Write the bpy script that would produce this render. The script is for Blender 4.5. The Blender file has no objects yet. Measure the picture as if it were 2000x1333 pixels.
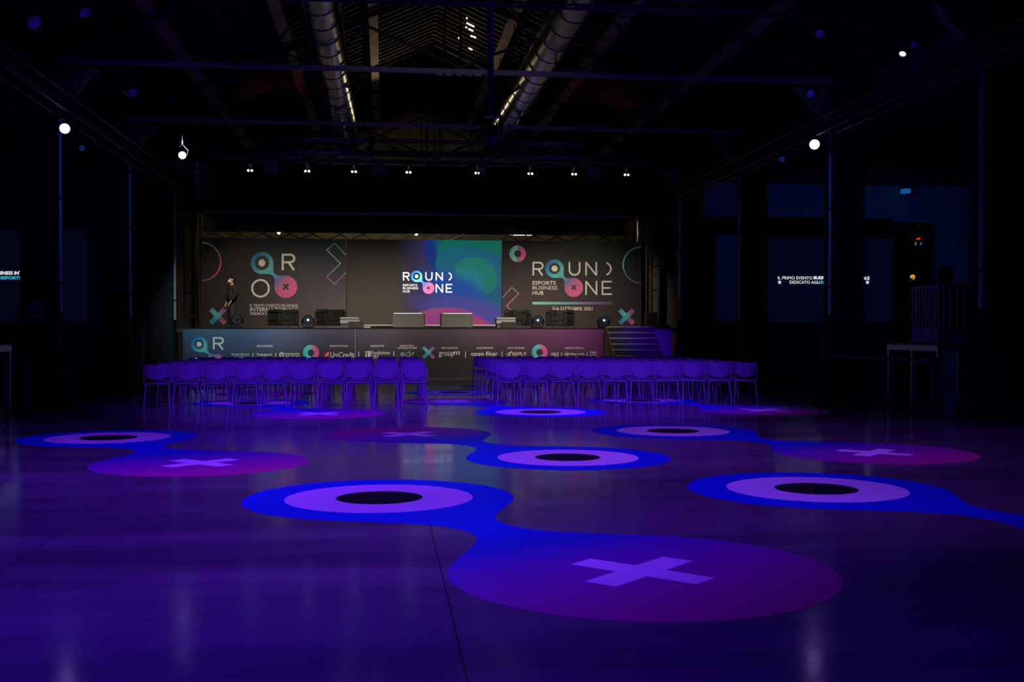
import bpy, bmesh, math, random
from mathutils import Vector, Matrix
random.seed(7)
SC = bpy.context.scene
COL = SC.collection
R = math.radians
# ------------------------------------------------------------------ camera, world, lights, exposure
FPX, CAMH = 2150.0, 1.41
PSI = math.atan(250 / FPX); SP, CP = math.sin(PSI), math.cos(PSI)
cd = bpy.data.cameras.new('camera'); cam = bpy.data.objects.new('camera', cd); COL.objects.link(cam)
cd.sensor_width = 36; cd.lens = 36 * FPX / 2000; cd.clip_end = 300; cd.clip_start = 0.05
cam.location = (0, 0, CAMH); cam.rotation_euler = (R(90) - math.atan(18.5 / FPX), 0, -PSI)
SC.camera = cam
SC.view_settings.view_transform = 'Standard'; SC.view_settings.look = 'None'
SC.view_settings.exposure = 0.0; SC.view_settings.gamma = 1.0; SC.view_settings.use_curve_mapping = False
w = bpy.data.worlds.new('world'); SC.world = w; w.use_nodes = True
w.node_tree.nodes['Background'].inputs[0].default_value = (0.02, 0.03, 0.1, 1)
w.node_tree.nodes['Background'].inputs[1].default_value = 0.05
PURPLE = (0.20, 0.030, 1.0); BLUE = (0.01, 0.14, 1.0); WARM = (1.0, 0.87, 0.70)

def spot(loc, target, power, color, cone=60, blend=0.6, size=0.12, spec=1.0):
    l = bpy.data.lights.new('spot_light', 'SPOT'); l.energy = power; l.color = color
    l.spot_size = R(cone); l.spot_blend = blend; l.shadow_soft_size = size; l.specular_factor = spec
    o = bpy.data.objects.new('spot_light', l); COL.objects.link(o); o.location = loc
    o.rotation_euler = (Vector(target) - Vector(loc)).to_track_quat('-Z', 'Y').to_euler()
    return o
def point(loc, power, color, size=0.1, spec=1.0):
    l = bpy.data.lights.new('lamp_light', 'POINT'); l.energy = power; l.color = color; l.shadow_soft_size = size; l.specular_factor = spec
    o = bpy.data.objects.new('lamp_light', l); COL.objects.link(o); o.location = loc
    return o
# purple wash over the hall floor, hung from the trusses
spot((-4.6, 1.5, 6.3), (-3.0, 5.6, 0), 3000, (0.095, 0.012, 1.0), 90, 1.0)
spot((-0.8, 0.5, 6.3), (-0.8, 4.4, 0), 420, (0.085, 0.012, 1.0), 80, 1.0)
spot((-0.2, 5.0, 6.3), (0.0, 9.5, 0), 1700, PURPLE, 76, 1.0)
spot((4.3, 5.6, 6.3), (4.0, 10.1, 0), 850, (0.24, 0.05, 1.0), 60, 1.0)
spot((-2.6, 9.5, 6.3), (-2.2, 13.0, 0), 1700, (0.17, 0.02, 1.0), 80, 1.0)
spot((5.6, 11.0, 6.3), (5.2, 14.0, 0), 700, (0.26, 0.05, 1.0), 78, 1.0)
spot((1.8, 9.0, 6.3), (1.8, 13.5, 0), 600, (0.24, 0.05, 1.0), 70, 1.0)
# on the chairs
spot((-1.4, 15.2, 6.2), (-1.2, 20.6, 0.3), 3700, (0.12, 0.012, 1.0), 58, 1.0)
spot((4.2, 15.2, 6.2), (3.9, 20.5, 0.3), 3700, (0.13, 0.016, 1.0), 58, 1.0)
spot((7.6, 27.0, 5.2), (8.0, 33.7, 0.7), 1500, (0.10, 0.005, 1.0), 19, 1.0)
spot((-5.4, 21.0, 5.0), (-1.0, 23.5, 0), 260, (0.2, 0.03, 1.0), 60, 0.9)
spot((8.6, 21.4, 5.0), (4.6, 19.5, 0), 420, (0.25, 0.04, 1.0), 60, 0.9)
# warm light on the stage (lamps of the rig behind the valance)
for sx, pw in ((-4.6, 700), (-1.8, 680), (1.4, 680), (4.4, 850), (7.2, 1050)):
    spot((sx, 34.3, 5.7), (sx + 0.1, 40.0, 1.7), pw, WARM, 66, 1.0)
# front of house light on the banner and the stage edge
for sx, pw, cl in ((-4.6, 1650, (0.72, 0.92, 1.0)), (-1.6, 1550, (1, 0.92, 0.84)), (1.4, 1550, (1, 0.9, 0.78)), (4.4, 1550, (1, 0.88, 0.78)), (5.6, 500, (1, 0.95, 0.8))):
    spot((sx, 26.6, 6.2), (sx, 33.7, 1.25), pw, cl, 36, 1.0)
# added warm spots standing in for work lamps, along the ducts and backstage wall
spot((1.1, 36.6, 7.5), (1.1, 26.0, 13.0), 340, (1.0, 0.75, 0.4), 74, 0.8, 0.06)
spot((5.0, 13.0, 5.6), (3.4, 19.5, 7.1), 30, BLUE, 40, 0.8, 0.05)  # blue spot added for the glint on the right duct
spot((-1.6, 29.0, 5.9), (-1.6, 32.6, 6.25), 16, PURPLE, 110, 0.8)  # pair of purple spots added to lift the blinders over the valance
spot((4.6, 29.0, 5.9), (4.6, 32.6, 6.25), 16, PURPLE, 110, 0.8)
spot((1.5, 40.5, 6.9), (1.5, 41.2, 4.9), 90, (1.0, 0.75, 0.4), 150, 0.8)  # extra warm spot behind the drape, added to show the backdrop truss
spot((0.0, 42.2, 3.6), (0.5, 46.0, 5.0), 240, (1.0, 0.75, 0.4), 120, 0.8)
spot((-4.5, 42.2, 3.6), (-4.5, 46.0, 5.0), 110, (1.0, 0.75, 0.4), 120, 0.8)
spot((6.5, 42.2, 3.6), (6.5, 46.0, 5.0), 110, (1.0, 0.75, 0.4), 120, 0.8)
spot((-2.5, 27.0, 5.8), (-5.05, 31.3, 5.8), 60, (0.3, 0.08, 1.0), 16, 0.6)  # narrow violet spot added for the glint on the line array
# added neutral spot near the slim truss that brightens the roof steel
spot((1.6, 17.8, 5.9), (1.2, 22.5, 6.75), 26, (0.9, 0.9, 0.9), 90, 1.0)
# blue wash on the aisle walls, with added spots on drainpipes and riser
spot((14.4, 28.0, 3.2), (14.4, 33.7, 3.9), 42, BLUE, 115, 0.8, 0.2)
spot((-10.5, 28.0, 3.2), (-10.5, 33.7, 3.4), 26, BLUE, 110, 0.8, 0.2)
spot((1.5, 15.5, 5.6), (-6.1, 24.0, 4.2), 210, BLUE, 34, 0.7)
spot((1.5, 15.5, 5.6), (9.1, 20.0, 4.2), 190, BLUE, 52, 0.7)
spot((13.5, 20.5, 4.2), (9.7, 18.9, 1.2), 42, BLUE, 40, 0.8)
spot((4.0, 13.0, 5.8), (9.9, 18.6, 1.3), 60, PURPLE, 18, 0.8)

# ------------------------------------------------------------------ helpers
def at(x, y, Y):
    """point on the plane at depth Y of the hall seen in photo position x, y"""
    k = (x - 1000) / FPX; d = Y / (CP - k * SP); l = k * d
    return Vector((d * SP + l * CP, Y, CAMH + (648 - y) / FPX * d))
def tag(o, label=None, cat=None, group=None, kind=None):
    if label: o['label'] = label
    if cat: o['category'] = cat
    if group: o['group'] = group
    if kind: o['kind'] = kind
    return o
def empty(name, loc=(0, 0, 0), rz=0, label=None, cat=None, group=None):
    o = bpy.data.objects.new(name, None); COL.objects.link(o); o.location = loc; o.rotation_euler = (0, 0, rz)
    o.empty_display_size = 0.1
    return tag(o, label, cat, group)
def copy_tree(o, parent=None):
    c = o.copy(); COL.objects.link(c)
    if parent: c.parent = parent
    for ch in list(o.children): copy_tree(ch, c)
    return c

class MB:
    def __init__(self): self.bm = bmesh.new()
    def box(self, c, s, rz=0, rx=0, ry=0, bev=0):
        m = Matrix.Translation(c) @ Matrix.Rotation(rz, 4, 'Z') @ Matrix.Rotation(ry, 4, 'Y') @ Matrix.Rotation(rx, 4, 'X') @ Matrix.Diagonal((s[0], s[1], s[2], 1))
        r = bmesh.ops.create_cube(self.bm, size=1, matrix=m)
        if bev:
            es = list({e for v in r['verts'] for e in v.link_edges})
            bmesh.ops.bevel(self.bm, geom=es, offset=bev, segments=2, affect='EDGES', profile=0.7)
        return self
    def bar(self, a, b, r, n=8, r2=None):
        a, b = Vector(a), Vector(b); d = b - a; L = d.length
        if L < 1e-6: return self
        m = Matrix.Translation((a + b) / 2) @ d.to_track_quat('Z', 'Y').to_matrix().to_4x4()
        bmesh.ops.create_cone(self.bm, cap_ends=True, segments=n, radius1=r, radius2=r if r2 is None else r2, depth=L, matrix=m)
        return self
    def tube(self, pts, r, n=8):
        pts = [Vector(p) for p in pts]
        rings = []
        for i, p in enumerate(pts):
            t = (pts[min(i + 1, len(pts) - 1)] - pts[max(i - 1, 0)]).normalized()
            q = t.to_track_quat('Z', 'Y')
            if i and rings:
                u = (u - t * u.dot(t)).normalized()
            else: u = q @ Vector((1, 0, 0))
            v = t.cross(u)
            rings.append([self.bm.verts.new(p + (u * math.cos(6.28318 * k / n) + v * math.sin(6.28318 * k / n)) * r) for k in range(n)])
        for a, b in zip(rings, rings[1:]):
            for k in range(n): self.bm.faces.new((a[k], a[(k + 1) % n], b[(k + 1) % n], b[k]))
        self.bm.faces.new(rings[0][::-1]); self.bm.faces.new(rings[-1])
        return self
    def lathe(self, prof, loc=(0, 0, 0), rot=None, n=24):
        """prof: list of (r, z)"""
        M = Matrix.Translation(loc) @ (rot.to_4x4() if rot is not None else Matrix())
        rings = [[self.bm.verts.new(M @ Vector((r * math.cos(6.28318 * k / n), r * math.sin(6.28318 * k / n), z))) for k in range(n)] for r, z in prof]
        for a, b in zip(rings, rings[1:]):
            for k in range(n): self.bm.faces.new((a[k], a[(k + 1) % n], b[(k + 1) % n], b[k]))
        self.bm.faces.new(rings[0][::-1]); self.bm.faces.new(rings[-1])
        return self
    def poly(self, pts, thick, plane='XZ', off=0):
        """extruded flat polygon; XZ faces -Y, XY faces +Z"""
        if plane == 'XZ':
            a = [self.bm.verts.new((p[0], off, p[1])) for p in pts]; b = [self.bm.verts.new((p[0], off - thick, p[1])) for p in pts]
        else:
            a = [self.bm.verts.new((p[0], p[1], off)) for p in pts]; b = [self.bm.verts.new((p[0], p[1], off + thick)) for p in pts]
        self.bm.faces.new(a); self.bm.faces.new(b[::-1]); n = len(pts)
        for i in range(n): self.bm.faces.new((a[i], b[i], b[(i + 1) % n], a[(i + 1) % n]))
        return self
    def ribbon(self, pts, wd, thick, off=0, closed=False, plane='XZ'):
        pts = [Vector(p) for p in pts]; n = len(pts); L, Rr = [], []
        for i, p in enumerate(pts):
            if closed: a, b = pts[i - 1], pts[(i + 1) % n]
            else: a, b = pts[max(i - 1, 0)], pts[min(i + 1, n - 1)]
            d1 = (p - a); d2 = (b - p)
            if d1.length < 1e-9: d1 = d2
            if d2.length < 1e-9: d2 = d1
            d1.normalize(); d2.normalize()
            n1 = Vector((-d1.y, d1.x)); n2 = Vector((-d2.y, d2.x)); m = n1 + n2
            if m.length < 1e-6: m = n1
            m.normalize(); s = min(1 / max(m.dot(n1), 0.35), 2.5)
            L.append(p + m * s * wd / 2); Rr.append(p - m * s * wd / 2)
        rng = range(n) if closed else range(n - 1)
        def V(p, o): return self.bm.verts.new((p.x, o, p.y) if plane == 'XZ' else (p.x, p.y, -o))
        lf = [V(p, off - thick) for p in L]; rf = [V(p, off - thick) for p in Rr]
        lb = [V(p, off) for p in L]; rb = [V(p, off) for p in Rr]
        for i in rng:
            j = (i + 1) % n
            self.bm.faces.new((lf[i], rf[i], rf[j], lf[j])); self.bm.faces.new((lb[i], lb[j], rb[j], rb[i]))
            self.bm.faces.new((lf[i], lf[j], lb[j], lb[i])); self.bm.faces.new((rf[i], rb[i], rb[j], rf[j]))
        if not closed:
            for i in (0, n - 1): self.bm.faces.new((lf[i], lb[i], rb[i], rf[i]))
        return self
    def build(self, name, mat, parent=None, smooth=False, loc=None, rz=0):
        bmesh.ops.recalc_face_normals(self.bm, faces=self.bm.faces)
        me = bpy.data.meshes.new(name); self.bm.to_mesh(me); self.bm.free()
        if smooth:
            me.polygons.foreach_set('use_smooth', [True] * len(me.polygons))
            me.set_sharp_from_angle(angle=R(40))
        me.materials.append(mat)
        o = bpy.data.objects.new(name, me); COL.objects.link(o)
        if parent: o.parent = parent
        if loc is not None: o.location = loc; o.rotation_euler = (0, 0, rz)
        return o

def mat(name, col, rough=0.6, metal=0.0, emit=None, es=1.0, noise=0.0, nscale=8.0, spec=0.5, bump=0.0):
    m = bpy.data.materials.new(name); m.use_nodes = True; nt = m.node_tree; b = nt.nodes['Principled BSDF']
    b.inputs['Base Color'].default_value = (*col, 1); b.inputs['Roughness'].default_value = rough; b.inputs['Metallic'].default_value = metal
    b.inputs['Specular IOR Level'].default_value = spec
    if emit: b.inputs['Emission Color'].default_value = (*emit, 1); b.inputs['Emission Strength'].default_value = es
    if noise or bump:
        tc = nt.nodes.new('ShaderNodeTexCoord'); nz = nt.nodes.new('ShaderNodeTexNoise'); nz.inputs['Scale'].default_value = nscale; nz.inputs['Detail'].default_value = 6
        nt.links.new(tc.outputs['Object'], nz.inputs['Vector'])
        if noise:
            mr = nt.nodes.new('ShaderNodeMapRange'); mr.inputs[1].default_value = 0.3; mr.inputs[2].default_value = 0.7; mr.inputs[3].default_value = 1 - noise; mr.inputs[4].default_value = 1 + noise
            nt.links.new(nz.outputs['Fac'], mr.inputs[0])
            mx = nt.nodes.new('ShaderNodeVectorMath'); mx.operation = 'SCALE'; mx.inputs[0].default_value = col
            nt.links.new(mr.outputs[0], mx.inputs['Scale']); nt.links.new(mx.outputs[0], b.inputs['Base Color'])
        if bump:
            bp = nt.nodes.new('ShaderNodeBump'); bp.inputs['Strength'].default_value = bump; bp.inputs['Distance'].default_value = 0.01
            nt.links.new(nz.outputs['Fac'], bp.inputs['Height']); nt.links.new(bp.outputs[0], b.inputs['Normal'])
    return m
def grad(name, stops, d, lo, hi, emit=0.0, rough=0.6, rot=False, spec=0.3):
    """printed colour gradient along direction d in the object's own space"""
    m = bpy.data.materials.new(name); m.use_nodes = True; nt = m.node_tree; b = nt.nodes['Principled BSDF']; b.inputs['Roughness'].default_value = rough
    b.inputs['Specular IOR Level'].default_value = spec
    tc = nt.nodes.new('ShaderNodeTexCoord'); dp = nt.nodes.new('ShaderNodeVectorMath'); dp.operation = 'DOT_PRODUCT'; dp.inputs[1].default_value = d
    nt.links.new(tc.outputs['Object'], dp.inputs[0])
    mr = nt.nodes.new('ShaderNodeMapRange'); mr.inputs[1].default_value = lo; mr.inputs[2].default_value = hi; nt.links.new(dp.outputs['Value'], mr.inputs[0])
    cr = nt.nodes.new('ShaderNodeValToRGB'); nt.links.new(mr.outputs[0], cr.inputs[0]); e = cr.color_ramp.elements
    while len(e) > 1: e.remove(e[-1])
    e[0].position = stops[0][0]; e[0].color = (*stops[0][1], 1)
    for p, c in stops[1:]: q = e.new(p); q.color = (*c, 1)
    nt.links.new(cr.outputs[0], b.inputs['Base Color'])
    if emit:
        nt.links.new(cr.outputs[0], b.inputs['Emission Color']); b.inputs['Emission Strength'].default_value = emit; 
    return m
def text(body, x0, x1, y0, y1, Y, m, parent, bold=0.0, off=0.004, name='lettering'):
    """flat raised letters filling the photo box x0..x1, y0..y1 on the plane Y; parent sits at plane origin"""
    cu = bpy.data.curves.new(name, 'FONT'); cu.body = body; cu.size = 1; cu.offset = bold; cu.extrude = 0.0; cu.resolution_u = 3
    cu.align_x = 'CENTER' if '\n' in body else 'LEFT'
    t = bpy.data.objects.new(name, cu); COL.objects.link(t)
    dg = bpy.context.evaluated_depsgraph_get(); dg.update()
    me = bpy.data.meshes.new_from_object(t.evaluated_get(dg)); bpy.data.objects.remove(t)
    a = at(x0, y1, Y); b = at(x1, y0, Y)
    xs = [v.co.x for v in me.vertices]; ys = [v.co.y for v in me.vertices]
    sx = (b.x - a.x) / (max(xs) - min(xs)); sz = (b.z - a.z) / (max(ys) - min(ys))
    cx, cz = (a.x + b.x) / 2, (a.z + b.z) / 2; mx = (max(xs) + min(xs)) / 2; my = (max(ys) + min(ys)) / 2
    for v in me.vertices: v.co = ((v.co.x - mx) * sx, 0, (v.co.y - my) * sz)
    me.materials.clear(); me.materials.append(m); me.name = name
    o = bpy.data.objects.new(name, me); COL.objects.link(o)
    o.parent = parent; o.location = Vector((cx, Y - off, cz)) - parent.location
    return o

# ------------------------------------------------------------------ materials
M = {}
M['black_cloth'] = mat('black_cloth', (0.012, 0.012, 0.014), 0.95, noise=0.2, spec=0.1)
M['column'] = mat('column_paint', (0.022, 0.021, 0.024), 0.8, noise=0.3, nscale=3, bump=0.2, spec=0.2)
M['pipe'] = mat('zinc_pipe', (0.55, 0.55, 0.57), 0.4, 0.7, noise=0.15, nscale=5)
M['steel'] = mat('dark_steel', (0.035, 0.035, 0.035), 0.6, 0.3, noise=0.2)
M['black_alu'] = mat('black_truss', (0.05, 0.05, 0.055), 0.5, 0.4, noise=0.1)
M['alu'] = mat('aluminium', (0.45, 0.45, 0.48), 0.38, 0.8, noise=0.1)
M['beam'] = mat('painted_steel_beam', (0.22, 0.22, 0.21), 0.6, 0.0, noise=0.2)
M['wood'] = mat('old_timber', (0.20, 0.14, 0.09), 0.85, noise=0.45, nscale=2.5, bump=0.3)
M['roof'] = mat('roof_boards', (0.05, 0.032, 0.018), 0.9, noise=0.4, nscale=3)
M['duct'] = mat('galvanised_duct', (0.34, 0.34, 0.34), 0.24, 1.0, noise=0.12, nscale=6)
M['duct_band'] = mat('duct_band', (0.12, 0.12, 0.12), 0.5, 0.8, noise=0.1)
M['plaster'] = mat('white_plaster', (0.55, 0.55, 0.58), 0.9, noise=0.1, nscale=1.5)
M['dark_wall'] = mat('dark_wall', (0.035, 0.035, 0.04), 0.9, noise=0.2, nscale=1.5)
M['wing'] = mat('wing_board', (0.09, 0.08, 0.065), 0.9, noise=0.3, nscale=2)
M['black'] = mat('black_plastic', (0.018, 0.018, 0.02), 0.45, noise=0.1)
M['leather'] = mat('black_leather', (0.03, 0.03, 0.028), 0.38, noise=0.2, nscale=20, bump=0.15)
M['chrome'] = mat('chrome', (0.8, 0.8, 0.8), 0.15, 1.0, noise=0.05)
M['chair_shell'] = mat('chair_shell', (0.27, 0.25, 0.33), 0.5, noise=0.08, nscale=30, bump=0.1)
M['chair_frame'] = mat('chair_frame', (0.36, 0.36, 0.42), 0.3, 0.1, noise=0.05)
M['white'] = mat('white_print', (0.80, 0.77, 0.70), 0.6, noise=0.03)
M['screen_white'] = mat('screen_white', (0.8, 0.8, 0.8), 0.6, emit=(0.9, 0.95, 1), es=0.9)
M['stage_floor'] = mat('stage_floor', (0.05, 0.05, 0.05), 0.45, noise=0.2)
M['grey_panel'] = mat('grey_panel', (0.20, 0.19, 0.16), 0.7, noise=0.06)
M['white_lacquer'] = mat('white_lacquer', (0.75, 0.74, 0.70), 0.35, noise=0.03)
M['glow_white'] = mat('glow_white', (0.9, 0.95, 1), 0.5, emit=(0.85, 0.95, 1.0), es=1.2)
M['stair_tread'] = mat('stair_tread', (0.055, 0.055, 0.065), 0.7, noise=0.2, nscale=12)
M['nosing'] = mat('nosing_strip', (0.75, 0.85, 0.25), 0.4, noise=0.05)
M['lens_purple'] = mat('lit_lens_purple', (0.8, 0.7, 1), 0.3, emit=(0.55, 0.35, 1.0), es=5)
M['lens_dim'] = mat('dim_lens', (0.45, 0.40, 0.6), 0.15, noise=0.05)
M['lens_cyan'] = mat('lit_lens_cyan', (0.6, 0.95, 1), 0.3, emit=(0.35, 0.85, 1.0), es=2.2)
M['lens_blue'] = mat('lens_ring_blue', (0.1, 0.2, 0.6), 0.3, emit=(0.03, 0.08, 0.35), es=0.12)
M['lens_green'] = mat('lit_lens_green', (0.8, 1, 0.9), 0.3, emit=(0.7, 1.0, 0.8), es=2.5)
M['lens_warm'] = mat('lit_lens_warm', (1, 0.9, 0.7), 0.3, emit=(1.0, 0.85, 0.5), es=5)
M['tube'] = mat('lit_tube', (1, 1, 0.9), 0.3, emit=(1.0, 0.98, 0.75), es=1.6)
M['red_led'] = mat('red_led', (1, 0.1, 0.05), 0.3, emit=(1.0, 0.02, 0.01), es=1.5)
M['green_led'] = mat('green_led', (0.3, 1, 0.4), 0.3, emit=(0.15, 0.6, 0.2), es=0.5)
M['blue_led'] = mat('blue_led', (0.2, 0.3, 1), 0.3, emit=(0.08, 0.15, 0.9), es=0.7)
M['amber'] = mat('amber_lamp', (1, 0.6, 0.2), 0.4, emit=(1.0, 0.42, 0.08), es=0.8)
M['blue_device'] = mat('blue_lit_device', (0.5, 0.6, 0.8), 0.4, noise=0.05)
M['aisle_screen'] = mat('aisle_screen', (0.12, 0.12, 0.14), 0.8, emit=(0.004, 0.008, 0.035), es=0.12, noise=0.05)
M['skin'] = mat('skin', (0.55, 0.30, 0.20), 0.6, noise=0.08, nscale=30)
M['jacket'] = mat('black_jacket', (0.012, 0.012, 0.014), 0.8, noise=0.2, nscale=20)
M['trousers'] = mat('dark_grey_trousers', (0.035, 0.037, 0.036), 0.9, noise=0.2, nscale=15)
M['hair'] = mat('dark_hair', (0.015, 0.01, 0.008), 0.7, noise=0.2, nscale=60)
M['mask'] = mat('white_mask', (0.62, 0.64, 0.62), 0.8, noise=0.03)
M['paper'] = mat('white_paper', (0.85, 0.85, 0.85), 0.6, noise=0.02)
M['leaf'] = mat('leaf', (0.10, 0.16, 0.04), 0.6, noise=0.3)
M['print_dark'] = mat('print_dark', (0.045, 0.042, 0.042), 0.7, noise=0.05)
M['black_trim'] = mat('black_edge', (0.004, 0.004, 0.004), 0.8, noise=0.1)  # black edging of the stage lip and the screen surround
# concrete floor with saw-cut joints and polish
def floor_mat():
    m = bpy.data.materials.new('polished_concrete'); m.use_nodes = True; nt = m.node_tree; N = nt.nodes; L = nt.links; b = N['Principled BSDF']
    tc = N.new('ShaderNodeTexCoord')
    n1 = N.new('ShaderNodeTexNoise'); n1.inputs['Scale'].default_value = 0.55; n1.inputs['Detail'].default_value = 8; n1.inputs['Roughness'].default_value = 0.65
    n2 = N.new('ShaderNodeTexNoise'); n2.inputs['Scale'].default_value = 14; n2.inputs['Detail'].default_value = 8
    mp = N.new('ShaderNodeMapping'); mp.inputs['Scale'].default_value = (0.35, 2.2, 1)
    L.new(tc.outputs['Object'], mp.inputs[0]); L.new(mp.outputs[0], n1.inputs['Vector']); L.new(tc.outputs['Object'], n2.inputs['Vector'])
    cr = N.new('ShaderNodeValToRGB'); cr.color_ramp.elements[0].position = 0.3; cr.color_ramp.elements[0].color = (0.085, 0.075, 0.09, 1)
    cr.color_ramp.elements[1].position = 0.72; cr.color_ramp.elements[1].color = (0.21, 0.19, 0.215, 1); L.new(n1.outputs['Fac'], cr.inputs[0])
    sx = N.new('ShaderNodeSeparateXYZ'); L.new(tc.outputs['Object'], sx.inputs[0])
    def joint(out, off, per, wd):
        a = N.new('ShaderNodeMath'); a.operation = 'SUBTRACT'; L.new(out, a.inputs[0]); a.inputs[1].default_value = off - per * 20
        p = N.new('ShaderNodeMath'); p.operation = 'MODULO'; L.new(a.outputs[0], p.inputs[0]); p.inputs[1].default_value = per
        c = N.new('ShaderNodeMath'); c.operation = 'LESS_THAN'; L.new(p.outputs[0], c.inputs[0]); c.inputs[1].default_value = wd
        return c.outputs[0]
    j1 = joint(sx.outputs[0], 0.33, 2.58, 0.0065); j2 = joint(sx.outputs[1], 10.58, 9.9, 0.012)
    mxj = N.new('ShaderNodeMath'); mxj.operation = 'MAXIMUM'; L.new(j1, mxj.inputs[0]); L.new(j2, mxj.inputs[1])
    mr = N.new('ShaderNodeMapRange'); mr.inputs[3].default_value = 0.9; mr.inputs[4].default_value = 1.12; L.new(n2.outputs['Fac'], mr.inputs[0])
    sc = N.new('ShaderNodeVectorMath'); sc.operation = 'SCALE'; L.new(cr.outputs[0], sc.inputs[0]); L.new(mr.outputs[0], sc.inputs['Scale'])
    mix = N.new('ShaderNodeMix'); mix.data_type = 'RGBA'; L.new(mxj.outputs[0], mix.inputs[0]); L.new(sc.outputs[0], mix.inputs[6]); mix.inputs[7].default_value = (0.012, 0.012, 0.014, 1)
    L.new(mix.outputs[2], b.inputs['Base Color'])
    rr = N.new('ShaderNodeMapRange'); rr.inputs[1].default_value = 0.3; rr.inputs[2].default_value = 0.7; rr.inputs[3].default_value = 0.09; rr.inputs[4].default_value = 0.2; L.new(n1.outputs['Fac'], rr.inputs[0]); L.new(rr.outputs[0], b.inputs['Roughness'])
    bp = N.new('ShaderNodeBump'); bp.inputs['Strength'].default_value = 0.05; bp.inputs['Distance'].default_value = 0.004; L.new(n2.outputs['Fac'], bp.inputs['Height']); L.new(bp.outputs[0], b.inputs['Normal'])
    b.inputs['Specular IOR Level'].default_value = 0.5
    return m
M['floor'] = floor_mat()

# ------------------------------------------------------------------ setting
def struct(name, mb, m): return tag(mb.build(name, m), kind='structure')
struct('floor', MB().box((1.5, 20, -0.1), (44, 60, 0.2)), M['floor'])
XL, XR, RID = -7.0, 10.0, 1.5
def roofz(X): return 10.5 - 0.457 * abs(X - RID)
for nm, sg in (('left', -1), ('right', 1)):
    mb = MB(); xe = RID + sg * 8.5
    y = -8.0
    pts = [(RID, roofz(RID)), (xe, roofz(xe))]
    # boards laid across the slope, each one a batten with a narrow gap to the next
    c = Vector(((RID + xe) / 2, 0, (roofz(RID) + roofz(xe)) / 2)); ang = math.atan(0.457) * sg; Ls = 8.5 / math.cos(ang)
    mb.box((c.x, 20, c.z + 0.12), (Ls, 60, 0.06), ry=ang)
    while y < 48:
        mb.box((c.x, y, c.z), (Ls, 0.07, 0.09), ry=ang); y += 0.42
    struct('ceiling_' + nm, mb, M['roof'])
struct('ceiling_left_aisle', MB().box((-11.2, 20, 6.2), (8.6, 60, 0.2)), M['dark_wall'])
struct('ceiling_right_aisle', MB().box((15.6, 20, 6.2), (11.4, 60, 0.2)), M['dark_wall'])
struct('wall_clerestory_left', MB().box((-7.0, 20, 6.5), (0.1, 60, 0.8)), M['dark_wall'])
struct('wall_clerestory_right', MB().box((10.0, 20, 6.5), (0.1, 60, 0.8)), M['dark_wall'])
struct('wall_left', MB().box((-15.5, 20, 3.1), (0.2, 60, 6.4)), M['dark_wall'])
struct('wall_right', MB().box((21.3, 20, 3.1), (0.2, 60, 6.4)), M['dark_wall'])
struct('wall_rear', MB().box((2.9, -10, 5.3), (37, 0.2, 11)), M['dark_wall'])
struct('wall_backstage', MB().box((1.5, 46.0, 5.3), (20, 0.2, 11)), M['wing'])
# end walls of the aisles, each with a dark recess for its screen
struct('wall_left_aisle_end', MB().box((-11.2, 33.9, 3.1), (8.6, 0.3, 6.2)), M['dark_wall'])
DX0, DX1 = at(1748, 500, 33.6).x, at(1829, 500, 33.6).x
struct('wall_right_aisle_end', MB().box(((9.9 + DX0) / 2, 33.9, 5.55), (DX0 - 9.9, 0.3, 1.1)).box(((9.9 + DX0) / 2, 34.3, 3.1), (DX0 - 9.9, 0.1, 6.2)).box(((DX1 + 21.3) / 2, 33.9, 3.1), (21.3 - DX1, 0.3, 6.2)).box(((DX0 + DX1) / 2, 33.9, 5.55), (DX1 - DX0, 0.3, 1.3)), M['plaster'])
struct('wall_right_lower', MB().box(((9.9 + DX0) / 2, 33.9, 0.8), (DX0 - 9.9, 0.3, 1.6)), M['dark_wall'])  # dark lower stretch of the end wall below the screen
struct('wall_lobby', MB().box((17.5, 38.5, 3.1), (7.6, 0.2, 6.2)).box((13.8, 36.3, 3.1), (0.2, 4.4, 6.2)).box((17.5, 36.3, 6.3), (7.6, 4.6, 0.2)), M['dark_wall'])
struct('trim_1', MB().box((12.9, 33.72, 4.75), (6.5, 0.1, 0.55)).box((12.9, 33.72, 1.65), (6.5, 0.1, 0.18)), M['black_trim'])
struct('trim_2', MB().box((DX0 - 0.1, 33.7, 2.4), (0.5, 0.12, 4.9)), M['black_trim'])
# door with glass in the right aisle
d1 = MB().box((DX0 + 0.2, 33.75, 2.45), (0.06, 0.1, 4.9)).box((DX1 - 0.03, 33.75, 2.45), (0.06, 0.1, 4.9)).box(((DX0 + DX1) / 2, 33.75, 4.87), (DX1 - DX0, 0.1, 0.08)).build('door_1', M['steel']); tag(d1, kind='structure')
gl = bpy.data.materials.new('glass'); gl.use_nodes = True; b = gl.node_tree.nodes['Principled BSDF']; b.inputs['Transmission Weight'].default_value = 1; b.inputs['Roughness'].default_value = 0.02; b.inputs['IOR'].default_value = 1.1; b.inputs['Base Color'].default_value = (0.8, 0.85, 0.9, 1)
MB().box(((DX0 + DX1) / 2, 33.78, 2.42), (DX1 - DX0 - 0.1, 0.01, 4.8)).build('pane', gl, d1)
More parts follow.
